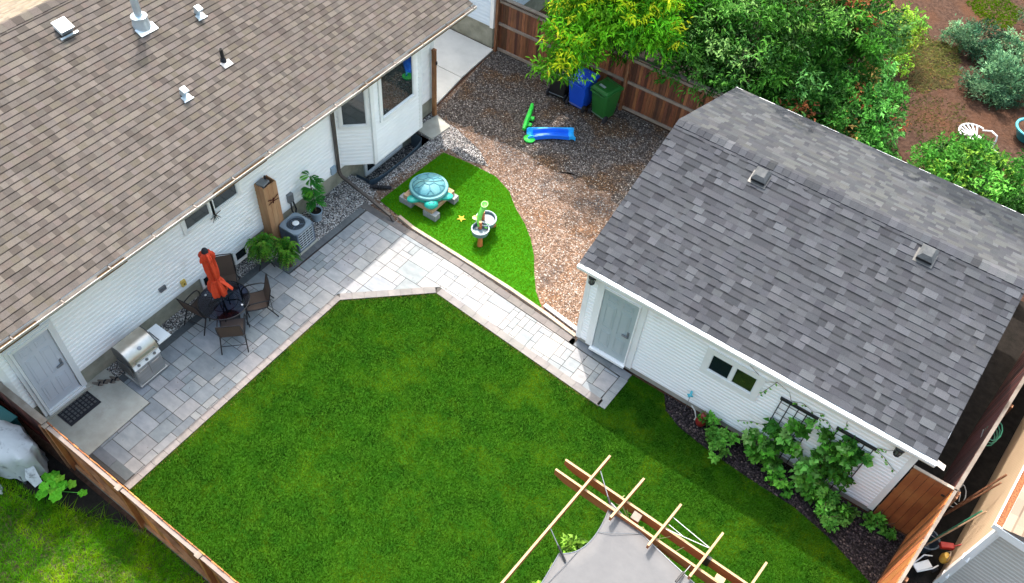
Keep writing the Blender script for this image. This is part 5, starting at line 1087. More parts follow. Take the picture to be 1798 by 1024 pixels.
obj('shell_pattern', g_, M['shelldark'], lidobj)
obj('cord', MB().tube([(.02*k-.42, (.42*.42-(.02*k-.42)**2)**.5*0+.05*math.sin(k*.16)+.0, float(shell_z(abs(.02*k-.42)))+.006) for k in range(43)], .005, 5).xf(Matrix.Rotation(R_(100), 4, 'Z')), M['black'], lidobj)
# starfish
b = MB(); pts = []
for k in range(10): a = k*math.pi/5; rr = .13 if k % 2 == 0 else .05; pts.append((rr*math.cos(a), rr*math.sin(a)))
b.add([(0, 0, .045)]+[(x, y, .012) for x, y in pts]+[(x, y, .0) for x, y in pts], [(0, i+1, (i+1) % 10+1) for i in range(10)] + [(i+1, i+11, (i+1) % 10+11, (i+1) % 10+1) for i in range(10)])
t = tag(obj('starfish_toy', b, M['yellow']), 'yellow orange starfish toy lying on the bright turf', 'toy'); t.location = (-9.07, 12.45, .03); t.rotation_euler.z = .3
# water table
t = thing('water_table', 'two basin toy water table with orange legs and a green slide tower', 'toy table', (-8.30, 12.32, 0), R_(112))     # local x runs from the near basin to the far basin
def tub(cx, cy, rx, ry, z0, z1):
    b = MB().lathe([(.78, z0), (.95, z0+.03), (1.0, z1), (.90, z1), (.86, z0+.06), (0, z0+.05)], 36, (cx, cy, 0), sx=rx, sy=ry); return b
obj('basin', tub(-.19, .02, .23, .22, .30, .46), M['tubgrey'], t, smooth=True)
obj('basin', tub(.19, -.03, .27, .26, .30, .46), M['tubgrey'], t, smooth=True)
for (cx, cy, rx, ry) in ((-.19, .02, .225, .215), (.19, -.03, .265, .255)):
    obj('rim', MB().tube([(cx+rx*math.cos(a*math.pi/18), cy+ry*math.sin(a*math.pi/18), .462) for a in range(37)], .018, 6, cap=False), M['tubwhite'], t, smooth=True)
    obj('water', MB().lathe([(0, .385), (.84, .385), (.84, .395), (0, .395)], 30, (cx, cy, 0), sx=rx, sy=ry), mat('toy_water', (.13, .19, .22), .3, c2=(.05, .08, .10), ns=14) if 'toy_water' not in bpy.data.materials else bpy.data.materials['toy_water'], t)
for (x, y) in ((-.33, -.02), (.42, -.18), (.30, .20)):
    obj('leg', MB().tube([(x*1.02, y*1.02, .0), (x*.93, y*.93, .31)], [.075, .05], 14), M['orange'], t, smooth=True)
for (x, y, h_) in ((-.12, .04, .62), (.20, .05, .66)): obj('column', MB().tube([(x, y, .38), (x, y, h_)], [.05, .04], 10), M['orange'], t, smooth=True)
tw = obj('slide_tower', MB().tube([(-.14, .06, .48), (-.06, .10, .58), (.03, .10, .70), (.11, .06, .82), (.18, .03, .88)], [.05, .06, .065, .07, .075], 10), M['lime'], t, smooth=True)
obj('upper_bowl', MB().lathe([(.03, .86), (.085, .91), (.09, .94), (.07, .94), (.04, .90), (0, .89)], 24, (.20, .03, 0), sx=1.3), M['lime'], t, smooth=True)
obj('flow_wheel', MB().lathe([(0, .60), (.075, .61), (.08, .635), (0, .65)], 8, (-.02, .20, 0)), mat('pale_yellow_plastic', (.30, .36, .08), .4), t)
obj('boat', MB().lathe([(0, .40), (.05, .40), (.07, .43), (.05, .44), (0, .44)], 14, (-.03, -.10, 0), sx=1.3), M['lime'], t)
obj('splash_seat', MB().cbox(.05, -.18, .47, .12, .06, .03), mat('aqua_plastic', (.2, .62, .66), .4), t, bevel=.01)
# slide lying on the gravel
t = thing('toy_slide', 'bright blue child slide with a green ladder end lying on dark gravel', 'slide', (-9.05, 16.62, 0), R_(39))
def trough(x0, x1, w0, w1, m_, parent, nm, z=.02, hgt=.13):
    b = MB(); n = 12; sec = []
    for i in range(n+1):
        f = i/n; x = x0+(x1-x0)*f; w_ = w0+(w1-w0)*f; zz = z+.05*math.sin(f*3.1)
        sec.append([(x, -w_, zz+hgt), (x, -w_+.035, zz+hgt), (x, -w_+.06, zz+.02), (x, w_-.06, zz+.02), (x, w_-.035, zz+hgt), (x, w_, zz+hgt), (x, w_, zz), (x, -w_, zz)])
    vs = [p for s in sec for p in s]; fs = [(i*8+j, i*8+(j+1) % 8, (i+1)*8+(j+1) % 8, (i+1)*8+j)[::-1] for i in range(n) for j in range(8)] + [tuple(range(8)), tuple(range((n+1)*8-1, n*8-1, -1))]
    b.add(vs, fs); return obj(nm, b, m_, parent, smooth=True, bevel=.006)
bd_ = trough(-.50, .52, .165, .165, M['slideblue'], t, 'chute')
trough(.50, .68, .165, .215, M['slidecyan'], t, 'chute_lip'); trough(-.68, -.50, .20, .165, M['slidecyan'], t, 'chute_end')
obj('side_rail', MB().bar((-.62, .19, .15), (.60, .19, .15), .05, .06), M['slidecyan'], t, bevel=.012)
obj('green_foot', MB().lathe([(0, 0), (.15, .0), (.17, .05), (.12, .09), (0, .1)], 18, (-.62, -.13, 0.01)), M['slidegreen'], t, smooth=True)
lm0 = Matrix.Translation((-9.05, 16.62, 0)) @ Matrix.Rotation(R_(39), 4, 'Z')
def arm(mb): return mb.xf(lm0.inverted() @ Matrix.Translation((-9.97, 16.85, 0)) @ Matrix.Rotation(R_(110), 4, 'Z'))
lad = obj('ladder_side', arm(MB().tube([(-.58, 0, .10), (-.30, 0, .16), (.1, .0, .17), (.40, .02, .13), (.60, .05, .08)], [.055, .07, .07, .06, .05], 10)), M['slidegreen'], t, smooth=True)
for x_ in (-.32, -.02): obj('step', arm(MB().box(x_-.07, x_+.07, -.17, .0, .03, .12)), M['slidegreen'], lad, bevel=.02)

# wheeled bins
def wheelie(label, m, lidm, x, y, rz, first=True):
    t = thing('wheeled_bin', label, 'bin', (x, y, 0), rz, 'wheeled bins at the far fence')
    b = MB(); w0, w1, d0, d1 = .24, .30, .22, .33
    vs = [(-w0, -d0, .05), (w0, -d0, .05), (w0, d0, .05), (-w0, d0, .05), (-w1, -d1, .96), (w1, -d1, .96), (w1, d1, .96), (-w1, d1, .96)]
    b.add(vs, [(0, 3, 2, 1), (4, 5, 6, 7), (0, 1, 5, 4), (1, 2, 6, 5), (2, 3, 7, 6), (3, 0, 4, 7)]); obj('body', b, m, t, bevel=.03)
    obj('rim', MB().box(-.325, .325, -.355, .355, .94, .98), m, t, bevel=.012)
    b = MB().box(-.33, .33, -.36, .36, .98, 1.02); b.add([(-.29, -.30, 1.02), (.29, -.30, 1.02), (.29, .34, 1.02), (-.29, .34, 1.02), (-.25, -.22, 1.06), (.25, -.22, 1.06), (.25, .30, 1.09), (-.25, .30, 1.09)], [(4, 5, 6, 7), (0, 1, 5, 4), (1, 2, 6, 5), (2, 3, 7, 6), (3, 0, 4, 7)])
    ld_ = obj('lid', b, lidm, t, bevel=.012)
    for yy in (-.30, -.24): obj('lid_ridge', MB().tube([(-.28, yy, 1.035), (.28, yy, 1.035)], .012, 6), lidm, ld_)
    obj('handle', MB().tube([(-.24, .34, .97), (-.24, .43, .98), (.24, .43, .98), (.24, .34, .97)], .018, 8), lidm, t, smooth=True)
    for s_ in (-1, 1):
        b = MB().lathe([(.0, -.03), (.09, -.03), (.115, -.02), (.115, .02), (.09, .03), (0, .03)], 20); b.xf(Matrix.Translation((s_*.285, .22, .115)) @ Matrix.Rotation(R_(90), 4, 'Y')); obj('wheel', b, M['rubber'], t, smooth=True)
    obj('axle', MB().tube([(-.28, .22, .115), (.28, .22, .115)], .015, 6), M['lead'], t)
    obj('foot_bar', MB().box(-.16, .16, -d0-.035, -d0-.005, .06, .085), M['lead'], t)
    return t
wheelie('green wheeled bin standing nearest the garage at the fence', M['bingreen'], M['bingreen'], -8.40, 18.40, R_(168))
b = MB().box(-.06, .16, .12, .2, 1.095, 1.102)
gb = [o for o in col.objects if o.name == 'wheeled_bin'][0]; obj('label_plate', b, M['galv'], gb)
wheelie('blue wheeled bin standing between the green and black bins', M['binblue'], M['binblue'], -9.18, 18.38, R_(176))
wheelie('black wheeled bin mostly under the bright tree', M['binblack'], M['binblack'], -9.92, 18.42, R_(186))

# ================================================================ bed plants, trellises, garden stakes
def trellis(x0, x1, z0, z1, label):
    t = thing('trellis', label, 'trellis', ((x0+x1)/2, GY0-.06, 0), group='trellises on the garage wall', world=True)
    obj('top_bar', MB().box(x0-.04, x1+.04, GY0-.085, GY0-.035, z1, z1+.05), M['trellis'], t)
    n_ = 4
    for i in range(n_+1): x = x0+(x1-x0)*i/n_; obj('upright', MB().tube([(x, GY0-.06, z0), (x, GY0-.06, z1)], .012, 5), M['trellis'], t)
    z = z0+.2
    while z < z1-.05: obj('crossbar', MB().tube([(x0, GY0-.06, z), (x1, GY0-.06, z)], .007, 4), M['trellis'], t); z += .19
trellis(-.06, .66, .1, 1.92, 'black iron trellis left of its twin on the garage wall')
trellis(1.10, 1.82, .1, 1.97, 'black iron trellis nearest the garage right corner')
VIN = [(.07, .25, .025), (.11, .35, .035), (.16, .44, .05), (.04, .15, .02), (.20, .48, .09)]
def climber(label, blobs, seed, n, x, cat='climbing plant', nm='climbing_plant'):
    t = thing(nm, label, cat, (x, 10.75, 0), world=True)
    for i in range(4): a = i*.9; obj('stem', MB().tube([(x+(i-1.5)*.12, 10.78, 0), (x+(i-1.5)*.16, 10.86, .6), (blobs[i % len(blobs)][0], 10.9, blobs[i % len(blobs)][2])], [.014, .010, .005], 5), M['bark'], t)
    obj('leaves', crown('cl', blobs, n, 6, .105, .085, VIN, seed, droop=.25, shell=.35, twl=.12, spread=.9, tip=[(.25, .45, .12)], tipf=.2, clump=8, cr=.12), None, t)
climber('leafy climber covering the left black trellis', bl((-.0, 10.76, .38, .26, .18, .30), (.22, 10.86, .80, .24, .12, .32), (.42, 10.91, 1.25, .20, .10, .32), (.58, 10.92, 1.60, .12, .07, .20), (.28, 10.66, .30, .26, .18, .22), (.62, 10.88, .95, .16, .10, .28), (.10, 10.90, 1.15, .10, .07, .18)), 71, 380, .15)
climber('leafy climber covering the right black trellis', bl((1.14, 10.76, .45, .26, .18, .34), (1.20, 10.88, 1.05, .20, .12, .38), (1.10, 10.93, 1.65, .12, .07, .28), (1.42, 10.90, 1.25, .24, .10, .36), (1.68, 10.92, 1.55, .18, .08, .26), (1.56, 10.88, .85, .22, .12, .32), (1.32, 10.66, .35, .28, .18, .26), (1.36, 10.92, 1.7, .14, .07, .2)), 72, 540, 1.3)
def bush(x, y, label, blobs, seed, n, pal, nm='garden_shrub', ln=.085, wd=.06):
    t = thing(nm, label, 'shrub', (x, y, 0), world=True)
    for i in range(3): a = i*2.1; obj('stem', MB().tube([(x, y, 0), (x+.12*math.cos(a), y+.12*math.sin(a), .25), (x+.2*math.cos(a), y+.2*math.sin(a), .4)], [.015, .01, .006], 5), M['bark'], t)
    obj('foliage', crown('bs', blobs, n, 7, ln, wd, pal, seed, droop=.1, shell=.3, twl=.10, clump=8, cr=.12), None, t)
LG = [(.10, .30, .035), (.14, .38, .05), (.18, .42, .07), (.07, .22, .03)]
bush(-.95, 10.62, 'rounded light green shrub at the left end of the planting bed', bl((-1.0, 10.66, .28, .28, .24, .26), (-.72, 10.58, .25, .26, .24, .24), (-.6, 10.35, .15, .22, .16, .14)), 73, 170, LG)
bush(1.75, 10.3, 'low light green shrub in front of the right trellis', bl((1.66, 10.50, .28, .24, .20, .24), (1.95, 10.42, .26, .24, .20, .22), (2.12, 10.5, .22, .22, .18, .20), (1.95, 10.22, .16, .2, .14, .12)), 74, 200, LG)
bush(2.75, 10.85, 'small dark leafy plant at the foot of the gate', bl((2.62, 10.8, .12, .25, .14, .1), (3.0, 10.82, .12, .2, .12, .1)), 75, 60, LG)
bush(.55, 10.4, 'sparse low plant between the two trellis climbers', bl((.6, 10.42, .15, .2, .16, .14), (.85, 10.38, .15, .18, .14, .12)), 76, 70, VIN)
b = MB(); P, D, N_, C_ = [], [], [], []; r = random.Random(9)
t = thing('vine_tendril', 'thin leafy vine tendrils trained along the garage wall above the trellises', 'vine', (1.0, GY0-.05, 0), world=True)
for pts in ([(.1, 2.0), (.3, 2.12), (.55, 2.05), (.75, 2.15)], [(.66, 1.95), (.85, 2.02), (1.05, 1.85), (1.2, 2.1), (1.15, 2.3)], [(.75, 1.9), (.8, 1.6), (1.0, 1.5), (1.1, 1.6)], [(1.85, 2.05), (2.0, 2.12), (2.2, 2.3)], [(1.85, 2.0), (2.05, 1.9), (2.25, 1.75), (2.35, 1.7)], [(-.9, 2.35), (-.5, 2.12), (-.3, 2.3), (0, 2.2), (.1, 2.0)], [(-.30, 2.3), (-.42, 1.9), (-.47, 1.72)], [(-.6, .55), (-.35, .75), (-.1, .85)]):
    obj('tendril', MB().tube([(x, GY0-.045, z) for x, z in pts], .005, 4), M['bark'], t)
    for i in range(len(pts)-1):
        for k in range(3 if pts[0][0] > -.7 or pts[0][1] < 1 else 0):
            f = r.random(); P.append((pts[i][0]*(1-f)+pts[i+1][0]*f, GY0-.06, pts[i][1]*(1-f)+pts[i+1][1]*f)); D.append((r.uniform(-1, 1), -.3, r.uniform(-1, .3))); N_.append((0, -1, .3)); C_.append(r.choice(VIN))
D = np.array(D); D /= np.linalg.norm(D, axis=1, keepdims=True)
obj('leaves', leaf_mesh('tl', np.array(P), D, np.array(N_), .07, .045, np.array(C_, np.float32), M['leaf']), None, t)
t = thing('garden_stake', 'thin garden stake with a small blue bird by the garage wall', 'garden stake', (-1.72, 10.90, 0))
obj('rod', MB().tube([(0, 0, 0), (0, .02, .52)], .006, 5), M['lead'], t)
b = MB().lathe([(0, -.09), (.02, -.06), (.03, 0), (.02, .05), (0, .07)], 8); b.xf(Matrix.Translation((0, .02, .55)) @ Matrix.Rotation(R_(80), 4, 'Y')); bb_ = obj('bird', b, M['potteal'], t, smooth=True)
obj('wing', MB().add([(-.03, .02, .56), (.03, .02, .56), (.0, .12, .60), (-.05, .11, .59)], [(0, 1, 2, 3), (3, 2, 1, 0)]), M['potteal'], bb_); obj('wing', MB().add([(-.03, .02, .56), (.03, .02, .56), (.0, -.08, .60), (-.05, -.07, .59)], [(0, 1, 2, 3), (3, 2, 1, 0)]), M['potteal'], bb_)
t = thing('garden_ornament', 'dark red teardrop garden ornament standing in the mulch bed', 'garden ornament', (-1.28, 10.76, 0), scale=1)
obj('body', MB().lathe([(0, .02), (.09, .05), (.125, .14), (.10, .24), (.06, .30), (.075, .34), (.05, .40), (0, .42)], 20), M['copper'], t, smooth=True); obj('rod', MB().tube([(0, 0, .4), (0, .01, .56)], .006, 5), M['copper'], t)
obj('crossbar', MB().tube([(-.05, 0, .48), (.05, 0, .48)], .006, 5), M['copper'], t)
tag(obj('splash_hose', MB().tube([(-1.62, 10.95, .2), (-1.50, 10.9, .16), (-1.42, 10.84, .06), (-1.42, 10.78, .015)], .016, 6), M['strip'], smooth=True), 'short pale hose curving down beside the red garden ornament', 'hose')

# ================================================================ pergola with shade sail
pg = thing('pergola', 'stained timber pergola frame over the lawn holding a grey shade sail', 'pergola', (-.6, 6.2, 0), world=True)
def pb(name, p, q, w_, h_, m): return obj(name, MB().bar(p, q, w_, h_), M[m], pg, bevel=.004)
Z = 2.42
def beam(p, q, w_, h_):
    p = Vector(p); q = Vector(q); d = (q-p).normalized(); s_ = Vector((-d.y, d.x, 0))*w_/2; c_ = .22
    pr = [(p, -h_*.15, h_*.5), (p+d*c_, -h_*.5, h_*.5), (q, -h_*.5, h_*.5)]
    vs = [];
    for P_, lo, hi in pr:
        for sg in (-1, 1): vs += [tuple(P_+s_*sg+Vector((0, 0, lo))), tuple(P_+s_*sg+Vector((0, 0, hi)))]
    b = MB(); b.add(vs, [(0, 1, 3, 2)] + [f for i in (0, 1) for f in ((4*i, 4*i+4, 4*i+5, 4*i+1), (4*i+2, 4*i+3, 4*i+7, 4*i+6), (4*i+1, 4*i+5, 4*i+7, 4*i+3), (4*i, 4*i+2, 4*i+6, 4*i+4))] + [(8, 10, 11, 9)])
    return b
for (p, q) in (((-2.66, 6.96, Z), (3.1, 6.80, Z)), ((-2.70, 6.70, Z), (3.1, 6.52, Z))):
    o_ = obj('beam', beam(p, q, .042, .235), M['beam'], pg); top = MB().box(0, 1, 0, 1, 0, 1)
    P_ = Vector(p); Q_ = Vector(q); obj('beam_top', MB().bar(P_+Vector((.0, 0, .120)), Q_+Vector((0, 0, .120)), .040, .006), M['pinelight'], o_)
for (x1, y1, x0, y0) in ((-2.05, 7.44, -2.29, 4.2), (-1.35, 7.42, -1.45, 6.45), (-.6, 7.38, -.70, 6.40), (.21, 7.35, .10, 6.35), (1.02, 7.32, .92, 6.3), (1.8, 7.3, 1.7, 4.0), (2.6, 7.28, 2.5, 4.0)):
    o_ = pb('rafter', (x1, y1, 2.60), (x0, y0, 2.60), .04, .12, 'beam'); obj('rafter_top', MB().bar((x1, y1, 2.663), (x0, y0, 2.663), .038, .006), M['pinelight'], o_)
for (x, y) in ((-1.12, 6.80), (2.4, 6.7)): obj('post', MB().box(x-.07, x+.07, y-.07, y+.07, 0, 2.38), M['beam'], pg, bevel=.006); obj('post_cap', MB().box(x-.075, x+.075, y-.075, y+.075, 2.50, 2.515), M['weather'], pg)
obj('blocking', MB().box(-1.19, -1.05, 6.73, 6.87, 2.36, 2.50), M['beam'], pg)
obj('blocking', MB().box(.44, .60, 6.60, 6.72, 2.40, 2.55), M['pinelight'], pg); obj('hanger_bracket', MB().box(.14, .26, 6.845, 6.90, 2.28, 2.56), M['black'], pg)
# sail: concave edges, sagging
def sail():
    cn = [Vector((-1.60, 6.78, 2.46)), Vector((-1.84, 5.52, 2.40)), Vector((-2.0, 2.4, 2.3)), Vector((1.7, 2.2, 2.35)), Vector((1.6, 6.20, 2.46))]
    def edge(a, c, n, inw): 
        out = []; mid = (a+c)/2; cen = Vector((-.2, 4.6, 2.3)); d = (cen-mid).normalized()*inw
        for i in range(n): f = i/n; out.append(a*(1-f)+c*f+d*4*f*(1-f))
        return out
    loop = edge(cn[0], cn[1], 12, .26)+edge(cn[1], cn[2], 12, .12)+edge(cn[2], cn[3], 12, .3)+edge(cn[3], cn[4], 12, .3)+edge(cn[4], cn[0], 18, .06)
    cen = Vector((-.2, 4.6, 2.22)); n = len(loop); b = MB(); vs = []; K = 7
    for k in range(K):
        f = 1-k/K
        for p in loop: q = cen.lerp(p, f); q = Vector(q); q.z = cen.z+(p.z-cen.z)*f**1.4; vs.append(q)
    vs.append(cen)
    fs = [(k*n+i, k*n+(i+1) % n, (k+1)*n+(i+1) % n, (k+1)*n+i) for k in range(K-1) for i in range(n)] + [((K-1)*n+i, (K-1)*n+(i+1) % n, K*n) for i in range(n)]
    b.add(vs, fs); return b, cn
sb_, cn = sail()
sl = tag(obj('shade_sail', sb_, M['sail'], smooth='all'), 'light grey shade sail stretched under the timber pergola', 'shade sail')
hem = [Vector(v) for v in sb_.v[:66]]; obj('hem', MB().tube(hem+[hem[0]], .010, 5, cap=False), M['lead'], sl)
for i_, (u_, v_) in enumerate((((0, 4, 62)), ((12, 8, 16)))  if False else (((4, 62)), ((8, 16)))): obj('corner_seam', MB().tube([hem[u_]+Vector((0, 0, .006)), hem[v_]+Vector((0, 0, .006))], .005, 4), M['lead'], sl)
sm_ = sl.modifiers.new('thick', 'SOLIDIFY'); sm_.thickness = .006
for p, q in ((cn[0]+Vector((.03, -.08, .05)), Vector((-2.03, 7.08, 2.66))), (cn[1]+Vector((.06, -.01, .05)), Vector((-2.21, 5.72, 2.66)))):
    obj('tie_cord', MB().tube([p, q], .009, 6), M['lead'], sl); d_ = (q-p).normalized(); obj('turnbuckle', MB().tube([p-d_*.12, p+d_*.16], .020, 6), M['black'], sl)
p = Vector((-.02, 6.30, 2.50)); q = Vector((.03, 6.62, 2.52)); obj('tie_cord', MB().tube([p, q], .007, 6), M['lead'], sl); obj('turnbuckle', MB().tube([p-Vector((.02, .1, -.02)), p+Vector((.01, .12, .02))], .020, 6), M['black'], sl)
for p in (cn[0]+Vector((.02, -.22, .0)), cn[1]+Vector((.18, -.03, .0)), Vector((.02, 6.20, 2.44))):
    pass
tag(obj('guy_wire', MB().tube([(-.62, 7.12, 2.60), (.14, 7.02, 2.58)], .006, 5).tube([(-.60, 6.85, 2.62), (.14, 7.0, 2.60)], .006, 5).tube([(-.60, 6.95, 2.62), (-.3, 6.92, 2.6)], .005, 5), M['cable']), 'pale guy wires strung between two pergola rafters', 'wire')
tree('sapling', 'young yellow green plant under the pergola corner', (-1.75, 5.9, 1.0, .02), bl((-1.85, 5.95, .75, .28, .28, .35), (-1.75, 6.3, .9, .22, .22, .25), (-2.0, 5.6, .55, .2, .2, .2)), 90, 7, .12, .06, [(.22, .42, .05), (.30, .50, .08), (.14, .32, .04)], 81, cat='sapling', limbs=3, twl=.12)
t = thing('ornamental_grass', 'wispy pale grass stems rising between the pergola beams', 'plant', (-1.25, 6.8, 0), world=True)
r = random.Random(3)
for i in range(16):
    x = -1.5+r.random()*1.3; y = 6.72+r.random()*.12; a = r.uniform(0, 6.28); obj('blade', MB().tube([(x, y, .0), (x, y, 1.6), (x+.08*math.cos(a), y+.08*math.sin(a), 2.2), (x+.25*math.cos(a), y+.2*math.sin(a), 2.42), (x+.36*math.cos(a), y+.3*math.sin(a), 2.3)], [.008, .008, .007, .006, .003], 4), mat('straw_blade', (.48, .50, .25), .7) if i == 0 else bpy.data.materials['straw_blade'], t)

# ================================================================ left yard items
t = thing('covered_barbecue', 'large object under a faded grey cover beside the orange fence', 'covered grill', (-11.85, 1.62, 0), R_(8))
b = MB(); r = random.Random(5)
def cov(tt, z, i): return 1+.06*math.sin(3*tt+1)+.05*math.sin(7*tt+z*4)+.03*math.sin(13*tt)
obj('cover', MB().lathe([(.50, .12), (.50, .16), (.47, .35), (.49, .6), (.50, .80), (.46, .90), (.34, .96), (.16, 1.0), (0, 1.01)], 48, fn=cov, sx=1.25, sy=.8), M['cover'], t, smooth=True)
obj('cover_flap', MB().add([(.50, -.10, .62), (.66, -.05, .55), (.86, -.16, .30), (.78, -.30, .22), (.60, -.28, .40), (.66, -.16, .48)], [(0, 1, 5), (1, 2, 5), (2, 3, 5), (3, 4, 5), (4, 0, 5), (0, 4, 3, 2, 1)]), M['cover'], t)
for (x, y) in ((-.4, -.28), (.4, -.28), (.4, .28), (-.4, .28)): obj('leg', MB().box(x-.02, x+.02, y-.02, y+.02, 0, .3), M['lead'], t)
obj('teal_crate', MB().box(0, .5, 0, .3, 0, .3), M['teal_dk']) if False else None
t = thing('storage_box', 'dark teal storage box behind the grey covered object', 'storage box', (-12.75, 1.75, 0), R_(5))
obj('body', MB().box(-.55, .55, -.3, .3, 0, .72), M['teal_dk'], t, bevel=.02); obj('lid', MB().box(-.57, .57, -.32, .32, .72, .77), M['teal_dk'], t, bevel=.012)
t = thing('cart', 'wheeled cart with spoked wheels at the left picture edge', 'cart', (-11.7, .98, 0), R_(-20))
for (x, y, rr) in ((0, .07, .20), (.12, -.14, .18)):
    w_ = MB().tube([(x+rr*math.cos(a*math.pi/14), y+.02*math.sin(a), rr+rr*math.sin(a*math.pi/14)) for a in range(29)], .018, 6, cap=False); wo_ = obj('wheel', w_, M['white'], t, smooth=True)
    for k in range(8): a = k*math.pi/4; obj('spoke', MB().tube([(x, y, rr), (x+rr*math.cos(a), y, rr+rr*math.sin(a))], .009, 5), M['white'], wo_)
obj('tray', MB().box(-.35, -.05, -.15, .1, .25, .45), M['tarp'], t, bevel=.02); obj('handle', MB().tube([(-.05, 0, .4), (.05, .22, .75), (.05, .3, .85)], .015, 6), M['white'], t)
t = thing('rhubarb_plant', 'clump of bright broad green leaves at the foot of the orange fence', 'plant', (-10.72, 1.72, 0), world=True)
r = random.Random(12)
for i in range(15):
    x = -10.72+r.gauss(0, .22); y = 1.66+r.gauss(0, .14); z = r.uniform(.12, .32); s_ = r.uniform(.08, .13); n_ = 12; tx, ty = r.uniform(-.3, .3), r.uniform(-.3, .3)
    vs = [(x, y, z)]+[(x+s_*math.cos(k*6.283/n_)*(1+.16*math.sin(k*2.6)), y+s_*math.sin(k*6.283/n_)*(1+.16*math.sin(k*2.6)), z+s_*(tx*math.cos(k*6.283/n_)+ty*math.sin(k*6.283/n_))+.02*math.sin(k*3)) for k in range(n_)]
    c = r.choice([(.10, .40, .02), (.14, .48, .03), (.22, .52, .04)]); lf = obj('leaf', MB().add(vs, [(0, k+1, (k+1) % n_+1) for k in range(n_)], c), M['leaf'], t)
    obj('stalk', MB().tube([(-10.72, 1.7, 0), (x, y, z)], .006, 4), M['lime'], t)

# ================================================================ far garden items
t = thing('garden_chair', 'white slatted plastic garden chair lying in the far garden', 'chair', (.85, 24.55, 0), R_(55))
fan = MB()
for k in range(6):
    a = R_(-50+k*20); obj('back_slat', MB().bar((.30*math.sin(a)*.4, .05, .14), (.42*math.sin(a), .55*math.cos(a)*.8+.05, .20), .05, .02), M['white'], t)
obj('back_rim', MB().tube([(.44*math.sin(R_(a)), .05+.56*math.cos(R_(a))*.85, .20) for a in range(-75, 76, 15)], .028, 8), M['white'], t, smooth=True)
obj('seat', MB().prism([(-.24, -.38), (.24, -.38), (.20, .04), (-.20, .04)], .10, .13), M['white'], t, bevel=.008)
for s_ in (-1, 1):
    obj('arm', MB().tube([(s_*.36, .12, .20), (s_*.34, -.15, .40), (s_*.32, -.40, .42), (s_*.30, -.46, .30), (s_*.28, -.48, .10)], .024, 8), M['white'], t, smooth=True)
    obj('leg', MB().tube([(s_*.22, -.36, .12), (s_*.30, -.72, .05)], .022, 8), M['white'], t, smooth=True); obj('leg', MB().tube([(s_*.2, .02, .10), (s_*.26, .10, 0)], .022, 8), M['white'], t, smooth=True)
t = thing('planter_pot', 'large round teal glazed pot at the right picture edge', 'pot', (2.15, 25.75, 0))
obj('pot', MB().lathe([(.30, 0), (.46, .30), (.50, .34), (.50, .38), (.44, .38), (.42, .32), (0, .30)], 32), M['potteal'], t, smooth=True); obj('earth', MB().lathe([(.42, .335), (0, .34)], 20), M['soil'], t)

# ================================================================ clutter in the side passage
def lean(name, label, cat, p, q, r_, m, extra=None):
    t = thing(name, label, cat, tuple(p), world=True); obj('shaft', MB().tube([p, q], r_, 6), M[m], t)
    if extra: extra(t)
    return t
lean('pole', 'long brown pole leaning across the passage to the cream wall', 'pole', (3.62, 11.5, .3), (4.06, 12.0, 2.0), .022, 'cedar_dk')
lean('pole', 'second brown pole leaning beside the longer one in the passage', 'pole', (3.55, 11.35, .3), (4.05, 11.85, 1.9), .018, 'cedar_dk')
def rake_head(t): obj('head', MB().bar((3.50, 10.75, .12), (3.7, 10.9, .12), .04, .04), M['lead'], t)
lean('rake', 'wooden rake leaning on the cream wall above the red tool', 'rake', (3.58, 10.8, .12), (4.02, 11.2, 1.75), .016, 'pallet', rake_head)
lean('broom', 'green handled broom leaning near the rake in the passage', 'broom', (3.7, 11.05, .2), (4.02, 11.35, 1.5), .016, 'hose')
t = thing('bucket', 'dark blue grey tub standing in the narrow passage', 'tub', (3.62, 10.98, 0)); obj('body', MB().lathe([(.16, 0), (.22, .35), (.24, .36), (.21, .36), (.15, .05), (0, .04)], 20), M['tarp'], t, smooth=True); obj('handle', MB().tube([(.22*math.cos(a*.26), .02, .36+.12*math.sin(a*.26)) for a in range(13)], .008, 5), M['lead'], t)
t = thing('hand_tool', 'red tool lying on clutter against the cream wall', 'tool', (3.93, 10.92, .5), .5); obj('head', MB().box(-.14, .12, -.06, .06, .0, .10), M['junk_red'], t, bevel=.015); obj('handle', MB().tube([(.1, 0, .06), (.35, .05, .2)], .014, 6), M['junk_red'], t)
t = thing('bag', 'yellow strapped bag against the cream wall in the passage', 'bag', (3.98, 10.70, .35), .4); obj('body', MB().lathe([(0, 0), (.08, .02), (.10, .12), (.07, .24), (0, .26)], 12, sx=.8), M['junk_yellow'], t, smooth=True); obj('strap', MB().tube([(0, .08, .2), (.03, .05, .34), (0, -.05, .34), (0, -.08, .2)], .010, 5), M['timber'], t)
t = thing('metal_trolley', 'silver and dark metal trolley lying below the yellow bag', 'trolley', (3.72, 10.42, .15), .9)
obj('plate', MB().box(-.18, .18, -.08, .08, .1, .13), M['alum'], t, bevel=.01); obj('frame', MB().tube([(-.18, -.08, .12), (.05, -.14, .28), (.25, -.10, .2)], .014, 6).tube([(-.18, .08, .12), (.05, .14, .28), (.25, .10, .2)], .014, 6), M['alum'], t)
for s_ in (-1, 1): b = MB().lathe([(0, -.02), (.07, -.02), (.07, .02), (0, .02)], 14); b.xf(Matrix.Translation((.2, s_*.14, .1)) @ Matrix.Rotation(R_(90), 4, 'X')); obj('wheel', b, M['rubber'], t)
t = thing('firewood', 'small stack of mossy boards at the bottom of the passage', 'boards', (3.62, 9.75, 0), 1.3)
for k in range(4): obj('board', MB().box(-.3+k*.02, .3-k*.03, -.09+k*.045, -.05+k*.045, .02+k*.02, .09+k*.02), M['cedar_dk'] if k % 2 else M['timber'], t)
pts = [(3.75+.16*math.cos(a*.5)+.004*a, 12.25+.30*math.sin(a*.5), .25+.012*a) for a in range(26)]
